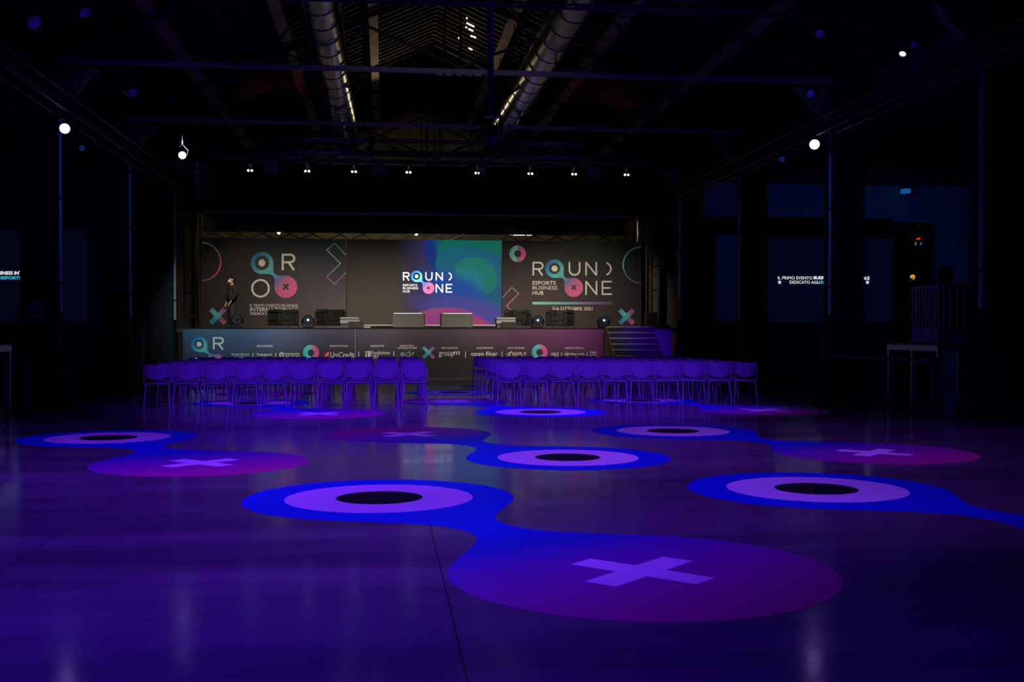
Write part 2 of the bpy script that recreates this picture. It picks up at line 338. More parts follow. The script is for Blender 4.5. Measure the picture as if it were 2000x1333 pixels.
# proscenium wall (black) above and beside the stage opening
PZ = 5.0
struct('wall_proscenium', MB().box((1.5, 34.0, 5.75), (15.4, 0.16, 1.5)).box((9.75, 34.0, 3.1), (0.9, 0.16, 6.2)).box((-6.7, 34.0, 3.1), (0.9, 0.16, 6.2)), M['black_cloth'])
struct('trim_3', MB().box((1.55, 33.86, PZ), (15.2, 0.06, 0.07)), M['beam'])
struct('trim_4', MB().box(((at(398, 450, 40.0).x + at(1237, 450, 40.0).x) / 2, 40.0, 6.1), (at(1237, 450, 40.0).x - at(398, 450, 40.0).x, 0.05, 2 * (6.1 - at(820, 457, 40.0).z))), M['black_cloth'])
# wings of the stage house
struct('wall_wing_left', MB().box((-7.3, 40.0, 3.6), (0.12, 12, 7.2)).box((-6.95, 37.0, 3.4), (0.5, 0.1, 6.8)), M['wing'])
struct('wall_wing_right', MB().box((10.4, 40.0, 3.6), (0.12, 12, 7.2)).box((9.95, 39.0, 3.4), (0.8, 0.1, 6.8)), M['wing'])
# lit gaps high in the roof: glowing plates added for the daylight leaking in
for i, (px_, py_, ww, hh) in enumerate([(912, 37, 3, 3), (919, 50, 17, 3.2), (920, 60, 10, 3.5), (921, 72, 4, 4), (927, 74, 6, 4), (897, 76, 4, 4), (919, 97, 8, 3.5), (912, 118, 5, 4), (911, 55, 4, 3)]):
    # intersect view direction with the right-hand slope
    Y0 = 20.0
    for _ in range(40):
        p = at(px_, py_, Y0); zz = roofz(p.x) - 0.10
        Y0 *= (zz - CAMH) / (p.z - CAMH)
    p = at(px_, py_, Y0); d = p.y / CP; s = d / FPX
    struct('daylight_plate_%d' % (i + 1), MB().box((0, 0, 0), (ww * s, hh * s * 1.6, 0.02), ry=math.atan(0.457)), M['tube']).location = p

# ------------------------------------------------------------------ columns, roof steel
def column(X, Y, side, label):
    t = empty('column', (X, Y, 0), 0, label, 'column', 'columns along the nave')
    s = side
    MB().box((s * 0.36, 0.27, 4.5), (0.66, 0.54, 5.4), bev=0.03).build('shaft', M['column'], t)
    # flared plinth
    mb = MB(); sec = [(0.50, 0.0), (0.46, 0.12), (0.40, 0.5), (0.36, 1.0), (0.345, 1.5), (0.345, 1.8)]
    rings = []
    for hw, z in sec:
        hd = hw - 0.06
        rings.append([mb.bm.verts.new((s * 0.36 + a * hw, 0.27 + b_ * hd, z)) for a, b_ in ((-1, -1), (1, -1), (1, 1), (-1, 1))])
    for a, b_ in zip(rings, rings[1:]):
        for k in range(4): mb.bm.faces.new((a[k], a[(k + 1) % 4], b_[(k + 1) % 4], b_[k]))
    mb.bm.faces.new(rings[0]); mb.bm.faces.new(rings[-1]); mb.build('plinth', M['column'], t)
    p = MB().bar((-s * 0.045, -0.02, 1.75), (-s * 0.045, -0.02, 5.5), 0.045, 14).build('drainpipe', M['pipe'], t, True); p['label'] = 'zinc drainpipe on the inner corner'
    m2 = MB()
    for z in (2.3, 3.9, 5.2): m2.bar((-s * 0.045, -0.02, z), (-s * 0.045, -0.02, z + 0.05), 0.06, 14)
    m2.build('pipe_clamp', M['steel'], p)
    MB().tube([(-s * 0.045, -0.02, 5.5), (-s * 0.03, 0.05, 5.75), (s * 0.15, 0.1, 6.1)], 0.06, 12).build('pipe_elbow', M['wood'], p, True)
    # bracket (capital) toward the roof
    MB().poly([(0, 5.6), (-s * 0.7, 6.42), (0, 6.42)], 0.2, off=0.3).build('bracket', M['wood'], t)
    return t
CY = [10.15, 15.9, 21.65, 27.4, 33.15]
ordn = ['nearest', 'second', 'third', 'fourth', 'fifth']
for i, Y in enumerate(CY):
    if i == 0: continue
    column(-6.12, Y, -1, ['', 'dark column left of the seats, out at the frame edge', 'large dark column with blue-lit pipe beside the left poster screen', 'dark column behind the left riser side, near the left chair block', 'dark column with bright pipe at the left edge of the stage'][i])
    column(9.12, Y, 1, ['', 'nearest dark column at the right edge, with blue-lit pipe', 'dark column crossing the lit text screen on the right', 'dark column just right of the right chair block', 'dark column with bright pipe at the right edge of the stage'][i])
for i, Y in enumerate(CY + [38.9, 44.6]):
    t = empty('roof_truss', (RID, Y, 0), 0, 'steel roof truss spanning the hall, ' + ['nearest to the camera', 'over the near lighting truss', 'over the front of the chairs', 'over the back of the chairs', 'above the stage opening', 'above the stage floor', 'behind the stage backdrop'][i], 'roof truss', 'roof trusses')
    tb = MB().box((0, 0, 6.52), (15.3, 0.09, 0.09)); tb.build('tie_beam', M['beam'], t)
    if Y < 30:
        mb = MB()
        for k in range(5): mb.box((-0.42 + k * 0.19, -0.06, 6.47), (0.13, 0.04, 0.09))
        mb.build('splice_plate', M['beam'], t)
    for sg in (-1, 1):
        MB().bar((sg * 7.65, 0, 6.55), (0, 0, 10.05), 0.06, 6).build('rafter', M['steel'], t)
        MB().bar((sg * 3.85, 0, 6.55), (sg * 3.85, 0, 8.2), 0.025, 6).build('strut', M['steel'], t)
        MB().bar((sg * 3.85, 0, 8.2), (0, 0, 6.6), 0.03, 6).build('web', M['steel'], t)
        MB().bar((sg * 1.9, 0, 6.55), (sg * 1.9, 0, 9.1), 0.025, 6).build('strut', M['steel'], t)
        MB().bar((sg * 1.9, 0, 9.1), (sg * 3.85, 0, 6.6), 0.03, 6).build('web', M['steel'], t)
    MB().bar((0, 0, 6.5), (0, 0, 10.0), 0.03, 6).build('king_post', M['steel'], t)
for off, nm in ((-5.9, 'outer left'), (-3.85, 'middle left'), (-1.8, 'inner left'), (1.8, 'inner right'), (3.85, 'middle right'), (5.9, 'outer right')):
    o = MB().box((0, 0, 0), (0.26, 52, 0.20), ry=math.atan(0.457) * (1 if off > 0 else -1), bev=0.01).build('roof_purlin', M['wood'], loc=(RID + off, 20, roofz(RID + off) - 0.28))
    tag(o, 'long timber purlin under the roof slope, ' + nm, 'roof beam', 'roof purlins')
# ducts
def duct(X, Z, label):
    t = empty('air_duct', (X, 8, Z), 0, label, 'air duct')
    rot = Matrix.Rotation(-math.pi / 2, 3, 'X')
    MB().lathe([(0.36, 0), (0.36, 8), (0.36, 16), (0.36, 26)], rot=rot, n=48).build('duct_pipe', M['duct'], t, True)
    o = MB().lathe([(0.364, 0), (0.372, 0.01), (0.372, 0.03), (0.364, 0.04)], loc=(0, 0.4, 0), rot=rot, n=36).build('duct_seam', M['duct_band'], t, True)
    for k in range(1, 27): c = o.copy(); COL.objects.link(c); c.parent = t; c.location = (0, k * 0.95, 0)
    for k in range(7):
        MB().bar((0, 2 + k * 3.6, 0.36), (0, 2 + k * 3.6, roofz(X) - Z - 0.05), 0.012, 6).build('hanger_rod', M['steel'], t)
duct(-1.10, 7.1, 'large galvanised round duct on the left side of the roof')
duct(3.32, 7.11, 'large galvanised round duct on the right side with blue glint')

# ------------------------------------------------------------------ lighting trusses
BTOP = (at(391, 466, 40.6).z + at(1250, 472, 40.6).z) / 2
def truss(a, b_, size, label, m_=None, step=1.1, cat='lighting truss'):
    m_ = m_ or M['black_alu']
    a, b_ = Vector(a), Vector(b_); L = (b_ - a).length; d = (b_ - a).normalized(); up = Vector((0, 0, 1)); sd = d.cross(up)
    t = empty('lighting_truss', a, 0, label, cat, 'lighting trusses')
    mb = MB(); offs = [(-.5, -.5), (.5, -.5), (.5, .5), (-.5, .5)]
    for u, v in offs:
        o = sd * u * size + up * v * size
        mb.bar(o, b_ - a + o, 0.024, 8)
    mb.build('chord', m_, t)
    mb = MB(); n = int(L / size / step)
    for k in range(n):
        p0 = d * (L * k / n); p1 = d * (L * (k + 1) / n)
        for f in range(4):
            (u0, v0), (u1, v1) = offs[f], offs[(f + 1) % 4]
            o0 = sd * u0 * size + up * v0 * size; o1 = sd * u1 * size + up * v1 * size
            if k % 2: o0, o1 = o1, o0
            mb.bar(p0 + o0, p1 + o1, 0.009 if size < 0.4 else 0.02, 5)
    mb.build('brace', m_, t)
    return t
truss((-4.6, 17.0, 6.58), (8.4, 17.0, 6.58), 0.2, 'slim lighting truss across the top of the picture')
truss((-6.2, 30.2, 6.42), (9.4, 30.2, 6.42), 0.38, 'wide lighting truss crossing in front of the stage opening')
truss((-6.2, 32.6, 6.54), (9.4, 32.6, 6.54), 0.3, 'lighting truss right above the black stage valance carrying lamps')
truss((-5.75, 13.0, 5.5), (-5.75, 32.0, 5.5), 0.3, 'lighting truss running along the left columns')
truss((8.75, 13.0, 5.5), (8.75, 32.0, 5.5), 0.3, 'lighting truss running along the right columns')
truss((at(391, 461, 41.2).x, 41.2, BTOP + 0.22), (at(1250, 468, 41.2).x, 41.2, BTOP + 0.22), 0.42, 'truss carrying the stage backdrop, seen just above it', M['alu'], 2.1)

# fixtures
def par(loc, target, lens, label, r=0.085, group='stage spotlights', name='spotlight', rod=True):
    loc = Vector(loc); t = empty(name, loc, 0, label, 'stage light', group)
    d = (Vector(target) - loc).normalized(); rot = d.to_track_quat('Z', 'Y').to_matrix()
    MB().lathe([(r * 0.6, -0.2), (r * 0.95, -0.14), (r, 0.0), (r, 0.13), (r * 0.92, 0.13), (r * 0.9, 0.10)], rot=rot, n=20).build('housing', M['black'], t, True)
    MB().lathe([(r * 0.89, 0.104), (r * 0.6, 0.116), (0.005, 0.12)], rot=rot, n=20).build('lens', lens, t, True)
    x = rot @ Vector((1, 0, 0))
    MB().tube([x * (r + .01), x * (r + .03) + Vector((0, 0, 0.12)), Vector((0, 0, 0.26)), -x * (r + .03) + Vector((0, 0, 0.12)), -x * (r + .01)], 0.012, 6).build('yoke', M['steel'], t)
    MB().bar((0, 0, 0.24), (0, 0, 0.36), 0.02, 8).build('clamp', M['black_alu'], t)
    top = roofz(loc.x) + 0.1 if -6.9 < loc.x < 9.9 else 6.1
    if rod: MB().bar((0, 0, 0.3), (0, 0, top - loc.z), 0.008, 6).build('suspension_rod', M['steel'], t)
    return t
tgt = (0, 0, 1.6)
par(at(128, 252, 20.8), tgt, M['lens_purple'], 'lit violet spotlight on the left truss, nearer of the two lit there', 0.10, rod=False)
par(at(357, 304, 27.0), tgt, M['lens_purple'], 'lit violet spotlight on the left truss, closer to the stage', 0.10)
par(at(1590, 283, 21.4), tgt, M['lens_purple'], 'brightest lit spotlight on the right truss', 0.11, rod=False)
par(at(1765, 97, 15.6), (4, 12, 0), M['lens_purple'], 'small lit violet spotlight at top right of the picture', 0.055)
par(at(60, 38, 14.5), (2, 10, 0), M['lens_dim'], 'dark spotlight with a violet rim at top left corner', 0.11)
par(at(158, 18, 14.2), (2, 10, 0), M['lens_dim'], 'unlit spotlight beside the top left corner one')
par(at(255, 178, 17.6), (2, 10, 0), M['lens_dim'], 'unlit spotlight left, high in front of the second left column')
par(at(158, 288, 22.8), (2, 10, 0), M['lens_blue'], 'small blue-lit spotlight under the left truss', 0.07, rod=False)
par(at(1602, 62, 17.0), (2, 10, 0), M['lens_dim'], 'unlit spotlight high right, upper one')
par(at(1584, 180, 18.6), (2, 10, 0), M['lens_dim'], 'unlit spotlight high right, below the upper one')
par(at(1780, 82, 16.0), (6, 10, 0), M['lens_dim'], 'pale-lensed unlit spotlight beside the small lit violet one')
par(at(1528, 310, 23.0), (2, 10, 0), M['lens_blue'], 'small blue-lit spotlight under the right truss', 0.07, rod=False)
for k, x in enumerate([490, 601, 692, 798, 932, 1035, 1120, 1222]):
    p = at(x, 322 + (x - 490) * 0.012, 32.6)
    t = par(p, (p.x, 38, 1.5), M['black'], 'profile spotlight above the valance with bright tip, %s from the left' % ['first', 'second', 'third', 'fourth', 'fifth', 'sixth', 'seventh', 'eighth'][k], 0.08, 'profile spotlights over the valance', 'profile_spotlight', False)
    MB().bar((-0.05, -0.1, -0.18), (-0.05, -0.12, -0.20), 0.032, 10).bar((0.05, -0.1, -0.18), (0.05, -0.12, -0.20), 0.032, 10).build('lit_tip', M['lens_green'], t)
for k, (x, y, n) in enumerate([(531, 327, 2), (740, 331, 2), (943, 333, 1), (1161, 339, 2)]):
    p = at(x, y, 32.45); t = empty('blinder_light', p, 0, 'blinder of %s round lamps over the valance, %s from the left' % ('four' if n == 2 else 'two', ['first', 'second', 'third', 'fourth'][k]), 'stage light', 'blinders')
    MB().box((0, 0.06, 0), (0.19 * n + 0.02, 0.1, 0.38), bev=0.01).build('housing', M['black'], t)
    for a in range(n):
        for c in (-1, 1):
            cx = (a - (n - 1) / 2) * 0.19
            rot = Matrix.Rotation(math.pi / 2, 3, 'X')
            q = MB().lathe([(0.085, 0), (0.085, 0.03), (0.065, 0.03), (0.065, 0.0)], loc=(cx, 0, c * 0.09), rot=rot, n=20).build('reflector', M['lens_dim'], t, True)
            MB().lathe([(0.02, 0.0), (0.02, 0.03)], loc=(cx, 0, c * 0.09), rot=rot, n=10).build('bulb', M['white'], q)
    MB().bar((0, 0.06, 0.19), (0, 0.06, 0.36), 0.015, 6).build('clamp', M['steel'], t)
# hanging pole with moving light
p = at(957, 200, 17.0)
t = empty('hanging_pole', (p.x, 16.9, 4.95), 0, 'blue-lit vertical pole hanging from the near lighting truss', 'pole')
MB().bar((0, 0, -0.1), (0, 0, 1.75), 0.05, 12).build('pole', M['alu'], t, True)
MB().box((0, 0, 1.66), (0.16, 0.16, 0.14), bev=0.01).build('clamp', M['steel'], t)
t = empty('hanging_moving_light', (p.x + 0.02, 16.9, 4.35), 0, 'moving light hanging at the foot of the central pole', 'stage light')
MB().box((0, 0, 0.42), (0.26, 0.2, 0.12), bev=0.02).build('base', M['black'], t)
MB().box((-0.14, 0, 0.22), (0.04, 0.1, 0.34), bev=0.01).box((0.14, 0, 0.22), (0.04, 0.1, 0.34), bev=0.01).build('yoke', M['black'], t)
MB().lathe([(0.05, -0.14), (0.10, -0.08), (0.11, 0.05), (0.09, 0.16)], loc=(0, 0, 0.12), rot=Matrix.Rotation(R(140), 3, 'X'), n=18).build('head', M['steel'], t, True)
# line array speaker
def line_array(loc, label, n=6):
    t = empty('line_array_speaker', loc, 0, label, 'speaker')
    for k in range(n): MB().box((0, 0.02 * k * k / 6, -k * 0.17), (0.5, 0.4, 0.16), rx=R(-2 * k), bev=0.02).build('cabinet', M['black'], t)
    for k in range(n): MB().box((0, -0.20 + 0.02 * k * k / 6, -k * 0.17), (0.07, 0.02, 0.13), rx=R(-2 * k)).build('grille', M['alu'], t)
    MB().bar((0, 0, 0.05), (0, 0, 0.42), 0.02, 6).build('chain', M['steel'], t)
line_array(at(389, 326, 31.5), 'hanging line array with violet glint left of the stage')

# ------------------------------------------------------------------ stage
SY, SZ = 33.7, 1.52
SX0, SX1 = -5.94, 8.96
t = empty('stage', ((SX0 + SX1) / 2, SY, 0), 0, 'black raised stage deck behind the rows of chairs', 'stage')
MB().box((0, 4.3, SZ - 0.06), (SX1 - SX0, 8.6, 0.12)).build('deck', M['stage_floor'], t)
MB().box((1.42 - (SX0 + SX1) / 2, 4.5, SZ - 0.06), (16.1, 8.0, 0.12)).build('rear_deck', M['stage_floor'], t)
MB().box((0, -0.015, SZ - 0.02), (SX1 - SX0, 0.03, 0.045)).build('edge_trim', M['black_trim'], t)
MB().box((0, 4.3, 0.7), (SX1 - SX0 - 0.1, 8.4, 1.4)).build('substructure', M['black_cloth'], t)
# printed fascia
fx0, fx1 = SX0, at(1178, 640, SY).x
FL = fx1 - fx0
def fascia_mat():
    m = bpy.data.materials.new('fascia_print'); m.use_nodes = True; nt = m.node_tree; N = nt.nodes; L = nt.links; b = N['Principled BSDF']; b.inputs['Roughness'].default_value = 0.6
    tc = N.new('ShaderNodeTexCoord'); sx = N.new('ShaderNodeSeparateXYZ'); L.new(tc.outputs['Object'], sx.inputs[0])
    def ramp(out, lo, hi, stops):
        mr = N.new('ShaderNodeMapRange'); mr.inputs[1].default_value = lo; mr.inputs[2].default_value = hi; L.new(out, mr.inputs[0])
        cr = N.new('ShaderNodeValToRGB'); L.new(mr.outputs[0], cr.inputs[0]); e = cr.color_ramp.elements
        while len(e) > 1: e.remove(e[-1])
        e[0].position = stops[0][0]; e[0].color = (*stops[0][1], 1)
        for p, c in stops[1:]: q = e.new(p); q.color = (*c, 1)
        return cr.outputs[0]
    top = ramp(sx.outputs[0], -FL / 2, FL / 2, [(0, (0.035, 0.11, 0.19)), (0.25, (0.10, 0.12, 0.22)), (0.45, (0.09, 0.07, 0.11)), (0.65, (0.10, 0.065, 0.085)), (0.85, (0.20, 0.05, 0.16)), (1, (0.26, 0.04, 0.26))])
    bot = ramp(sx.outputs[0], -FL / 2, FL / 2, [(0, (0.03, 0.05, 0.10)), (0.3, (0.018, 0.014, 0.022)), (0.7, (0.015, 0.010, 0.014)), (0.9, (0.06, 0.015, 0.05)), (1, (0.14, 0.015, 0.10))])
    f = N.new('ShaderNodeMapRange'); f.inputs[1].default_value = -0.15; f.inputs[2].default_value = 0.75; L.new(sx.outputs[2], f.inputs[0])  # print darkens towards the foot, with light fall-off baked into its colour
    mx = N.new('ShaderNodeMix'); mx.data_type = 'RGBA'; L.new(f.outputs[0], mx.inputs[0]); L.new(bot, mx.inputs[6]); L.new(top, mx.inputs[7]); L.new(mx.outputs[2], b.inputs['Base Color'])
    return m
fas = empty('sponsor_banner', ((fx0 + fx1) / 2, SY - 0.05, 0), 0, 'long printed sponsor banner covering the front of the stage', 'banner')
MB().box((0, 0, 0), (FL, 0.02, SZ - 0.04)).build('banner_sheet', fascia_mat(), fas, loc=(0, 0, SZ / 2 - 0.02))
FP = SY - 0.06
seam = mat('seam', (0.35, 0.33, 0.36), 0.6, noise=0.05)
for x in (694, 860, 1031):
    q = at(x, 690, FP); MB().box((q.x - fas.location.x, FP - 0.002 - fas.location.y, 0.76), (0.014 if x == 694 else 0.006, 0.003, 1.46)).build('seam', seam if x == 694 else M['print_dark'], fas)
t = MB().box(((at(1272, 640, SY).x + SX1) / 2, SY - 0.04, SZ / 2 - 0.02), (SX1 - at(1272, 640, SY).x, 0.02, SZ - 0.04)).build('stage_skirt', mat('skirt', (0.3, 0.3, 0.34), 0.8, noise=0.05))
tag(t, 'plain stage skirt glowing violet right of the stairs', 'stage skirt')

# --- graphic helpers
def circ(cx, cy, r, n=48, a0=0, a1=360): return [(cx + r * math.cos(R(a0 + (a1 - a0) * k / n)), cy + r * math.sin(R(a0 + (a1 - a0) * k / n))) for k in range(n + (0 if a1 - a0 == 360 else 1))]
def drop_outline(p0, p1, r0, r1, neck=0.15):
    """two discs joined by a thin waist, outline as one polygon"""
    p0, p1 = Vector(p0), Vector(p1); ax = (p1 - p0); D = ax.length; ax.normalize(); nm = Vector((-ax.y, ax.x)); r = (r0 + r1) / 2; w = neck * r
    def bez(a, b, c, d, n=14): return [(a * (1 - t) ** 3 + b * 3 * t * (1 - t) ** 2 + c * 3 * t * t * (1 - t) + d * t ** 3) for t in [k / n for k in range(n + 1)]]
    ca = math.cos(R(47)); sa = math.sin(R(47)); loc = []
    up0 = bez(Vector((r0 * ca, r0 * sa)), Vector((r0 * ca + r0 * .52 * sa, r0 * sa - r0 * .52 * ca)), Vector((D / 2 - 0.32 * r, w)), Vector((D / 2, w)))
    up1 = bez(Vector((D / 2, w)), Vector((D / 2 + 0.32 * r, w)), Vector((D - r1 * ca - r1 * .52 * sa, r1 * sa - r1 * .52 * ca)), Vector((D - r1 * ca, r1 * sa)))
    arc1 = [Vector((D + r1 * math.cos(R(a)), r1 * math.sin(R(a)))) for a in [133 - (266) * k / 40 for k in range(1, 40)]]
    low1 = [Vector((v.x, -v.y)) for v in reversed(up1)]; low0 = [Vector((v.x, -v.y)) for v in reversed(up0)]
    arc0 = [Vector((r0 * math.cos(R(a)), r0 * math.sin(R(a)))) for a in [-47 - (266) * k / 40 for k in range(1, 40)]]
    pts = up0 + up1[1:] + arc1 + low1 + low0[1:] + arc0
    return [tuple(p0 + ax * v.x + nm * v.y) for v in pts]
def cross_pts(cx, cy, h, wd, ang=45):
    a = [(-wd, -h), (wd, -h), (wd, -wd), (h, -wd), (h, wd), (wd, wd), (wd, h), (-wd, h), (-wd, wd), (-h, wd), (-h, -wd), (-wd, -wd)]
    c, s = math.cos(R(ang)), math.sin(R(ang)); return [(cx + x * c - y * s, cy + x * s + y * c) for x, y in a]
TEAL = (0.12, 0.58, 0.56); CY_ = (0.02, 0.34, 0.62); PINK = (0.85, 0.13, 0.30); VIO = (0.16, 0.12, 0.42)
TEAL2 = (0.30, 0.75, 0.62)
class Board:
    """draws flat printed shapes at photo positions on the plane Y, as parts of a panel"""
    def __init__(s, root, Y, emit=0): s.root = root; s.Y = Y; s.k = 0; s.emit = emit
    def P(s, x, y): p = at(x, y, s.Y); return (p.x, p.z)
    def place(s, mb_pts, fn, name, m, layer=1, label=None):
        xs = [p[0] for p in mb_pts]; zs = [p[1] for p in mb_pts]; c = ((min(xs) + max(xs)) / 2, (min(zs) + max(zs)) / 2)
        mb = MB(); fn(mb, [(p[0] - c[0], p[1] - c[1]) for p in mb_pts])
        o = mb.build(name, m, s.root); o.location = Vector((c[0], s.Y - 0.003 * layer, c[1])) - s.root.location
        if label: o['label'] = label
        return o, (max(xs) - min(xs), max(zs) - min(zs))
    def fill(s, px_pts, name, m, layer=1, label=None): return s.place([s.P(*p) for p in px_pts], lambda mb, q: mb.poly(q, 0.002), name, m, layer, label)
    def line(s, px_pts, wpx, name, m, layer=1, closed=False):
        wd = wpx * (s.P(1, 0)[0] - s.P(0, 0)[0]); return s.place([s.P(*p) for p in px_pts], lambda mb, q: mb.ribbon(q, wd, 0.002, closed=closed), name, m, layer)
    def lines(s, polys, wpx, name, m, layer=1):
        wd = wpx * (s.P(1001, 0)[0] - s.P(1000, 0)[0]); al = [[s.P(*p) for p in pl] for pl in polys]; flat = [p for a in al for p in a]
        c = (sum(p[0] for p in flat) / len(flat), sum(p[1] for p in flat) / len(flat)); mb = MB()
        for i_, a in enumerate(al): mb.ribbon([(p[0] - c[0], p[1] - c[1]) for p in a], wd, 0.002, off=-0.0008 * i_)
        o = mb.build(name, m, s.root); o.location = Vector((c[0], s.Y - 0.003 * layer, c[1])) - s.root.location; return o
    def donut(s, cx, cy, ro, ri, name, stops, d=(1, 0, -0.5)):
        o, sz = s.line(circ(cx, cy, (ro + ri) / 2), ro - ri, name, None, closed=True) if False else (None, None)
        wd = (ro - ri) * (s.P(1001, 0)[0] - s.P(1000, 0)[0]); pts = [s.P(*p) for p in circ(cx, cy, (ro + ri) / 2)]
        c = s.P(cx, cy); mb = MB(); mb.ribbon([(p[0] - c[0], p[1] - c[1]) for p in pts], wd, 0.002, closed=True)
        h = (ro) * (s.P(1001, 0)[0] - s.P(1000, 0)[0])
        o = mb.build(name, grad(name + '_print', stops, d, -h, h, emit=s.emit), s.root); o.location = Vector((c[0], s.Y - 0.003, c[1])) - s.root.location
        return o
    def bigx(s, cx, cy, h, wd, name='cross_mark'):
        hh = 1.2 * h * (s.P(1001, 0)[0] - s.P(1000, 0)[0])
        # two crossing bars with their own gradients
        for ang, st, ly in ((-45, [(0, CY_), (0.25, TEAL), (0.5, TEAL2), (0.62, VIO), (1, PINK)], 1), (45, [(0, VIO), (0.25, CY_), (0.55, TEAL), (0.75, (0.3, 0.16, 0.42)), (1, (0.45, 0.12, 0.35))], 2)):
            c, sn = math.cos(R(ang)), math.sin(R(ang)); a = [(-h, -wd), (h, -wd), (h, wd), (-h, wd)]
            pts = [(cx + x * c + y * sn * -1, cy - (x * sn + y * c)) for x, y in a]
            s.fill(pts, name, grad('cross_print', st, (c, 0, sn), -hh, hh, emit=s.emit), ly)
    def logo_pair(s, e, r, x, r2, hole, dot, cr, white):
        e_, x_ = s.P(*e), s.P(*x); sc = s.P(1001, 0)[0] - s.P(1000, 0)[0]
        k = (s.P(e[0] + 10, 0)[0] - s.P(e[0], 0)[0]) / 10
        pts = drop_outline(e_, x_, r * k, r2 * k, 0.13); cen = ((e_[0] + x_[0]) / 2, (e_[1] + x_[1]) / 2)
        ax = Vector((x_[0] - e_[0], x_[1] - e_[1])); L = ax.length; ax.normalize()
        mb = MB(); mb.poly([(p[0] - cen[0], p[1] - cen[1]) for p in pts], 0.002)
        o = mb.build('logo_shape', grad('logo_print', [(0, (0.03, 0.16, 0.45)), (0.16, (0.04, 0.33, 0.52)), (0.32, TEAL), (0.50, (0.08, 0.40, 0.50)), (0.60, (0.14, 0.16, 0.45)), (0.72, (0.55, 0.13, 0.33)), (1, PINK)], (ax.x, 0, ax.y), -L / 2 - r * k, L / 2 + r2 * k, emit=s.emit), s.root)
        o.location = Vector((cen[0], s.Y - 0.003, cen[1])) - s.root.location; o['label'] = 'twin drop logo shading from blue to pink'
        s.fill(circ(e[0], e[1], hole), 'logo_ring', M['print_dark'], 2); s.fill(circ(e[0], e[1], dot), 'logo_dot', white, 3)
        pc = cross_pts(x[0], x[1], cr, cr * 0.24); s.fill(pc, 'logo_cross', M['print_dark'], 3)
    def letter(s, ch, x0, x1, y0, y1, w, m):
        h = y1 - y0; W = x1 - x0; a, b_ = x0 + w / 2, x1 - w / 2
        if ch == 'R':
            r = h * 0.29; c = y0 + w / 2 + (h * 0.58 - w) / 2; rr = (h * 0.58 - w) / 2
            s.lines([[(a, y1), (a, y0)], [(a, y0 + w / 2), (b_ - rr, y0 + w / 2)] + [(b_ - rr + rr * math.cos(R(t)), c + rr * math.sin(R(t))) for t in range(-80, 91, 10)] + [(a, c + rr)], [(a + W * .42, c + rr), (x1 - w * .6, y1)]], w, 'letter', m)
        if ch == 'U':
            r = (b_ - a) / 2; s.lines([[(a, y0), (a, y1 - w / 2 - r)] + [((a + b_) / 2 - r * math.cos(R(t)), y1 - w / 2 - r + r * math.sin(R(t))) for t in range(10, 180, 10)] + [(b_, y1 - w / 2 - r), (b_, y0)]], w, 'letter', m)
        if ch == 'N': s.lines([[(a, y1), (a, y0)], [(a, y0 + w * .3), (b_, y1 - w * .3)], [(b_, y1), (b_, y0)]], w, 'letter', m)
        if ch == 'E': s.lines([[(x1, y0 + w / 2), (a, y0 + w / 2), (a, y1 - w / 2), (x1, y1 - w / 2)], [(a, (y0 + y1) / 2), (x1 - w * .8, (y0 + y1) / 2)]], w, 'letter', m)
        if ch == ')': r = h / 2 - w / 2; s.lines([[(b_ - r + r * math.cos(R(t)), (y0 + y1) / 2 + r * math.sin(R(t))) for t in range(-75, 76, 10)]], w, 'letter', m)

# --- backdrop panels
BY = 40.6
bx = [at(391, 500, BY).x, at(676.5, 500, BY).x, at(980.5, 500, BY).x, at(1253, 500, BY).x]
BT = at(391, 466, BY).z; BTR = at(1250, 472, BY).z; BT = (BT + BTR) / 2
def panel_mat(stops_a, stops_b, wd, hh, name):
    m = bpy.data.materials.new(name); m.use_nodes = True; nt = m.node_tree; N = nt.nodes; L = nt.links; b = N['Principled BSDF']; b.inputs['Roughness'].default_value = 0.65; b.inputs['Specular IOR Level'].default_value = 0.25
    tc = N.new('ShaderNodeTexCoord'); sx = N.new('ShaderNodeSeparateXYZ'); L.new(tc.outputs['Object'], sx.inputs[0])
    def ramp(stops):
        mr = N.new('ShaderNodeMapRange'); mr.inputs[1].default_value = -wd / 2; mr.inputs[2].default_value = wd / 2; L.new(sx.outputs[0], mr.inputs[0])
        cr = N.new('ShaderNodeValToRGB'); L.new(mr.outputs[0], cr.inputs[0]); e = cr.color_ramp.elements
        while len(e) > 1: e.remove(e[-1])
        e[0].position = 0; e[0].color = (*stops[0], 1)
        for i, c in enumerate(stops[1:]): q = e.new((i + 1) / (len(stops) - 1)); q.color = (*c, 1)
        return cr.outputs[0]
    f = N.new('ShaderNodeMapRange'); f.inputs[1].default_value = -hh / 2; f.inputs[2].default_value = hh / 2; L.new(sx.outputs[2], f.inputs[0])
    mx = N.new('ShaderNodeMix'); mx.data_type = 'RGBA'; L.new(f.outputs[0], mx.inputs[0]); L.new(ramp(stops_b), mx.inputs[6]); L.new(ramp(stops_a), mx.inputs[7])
    # halftone dot field
    vo = N.new('ShaderNodeTexVoronoi'); vo.inputs['Scale'].default_value = 9; vo.inputs['Randomness'].default_value = 0; L.new(tc.outputs['Object'], vo.inputs['Vector'])
    mr = N.new('ShaderNodeMapRange'); mr.inputs[1].default_value = 0.2; mr.inputs[2].default_value = 0.5; mr.inputs[3].default_value = 1.08; mr.inputs[4].default_value = 0.9; L.new(vo.outputs['Distance'], mr.inputs[0])
    sc = N.new('ShaderNodeVectorMath'); sc.operation = 'SCALE'; L.new(mx.outputs[2], sc.inputs[0]); L.new(mr.outputs[0], sc.inputs['Scale']); L.new(sc.outputs[0], b.inputs['Base Color'])
    return m
PH = BT - SZ
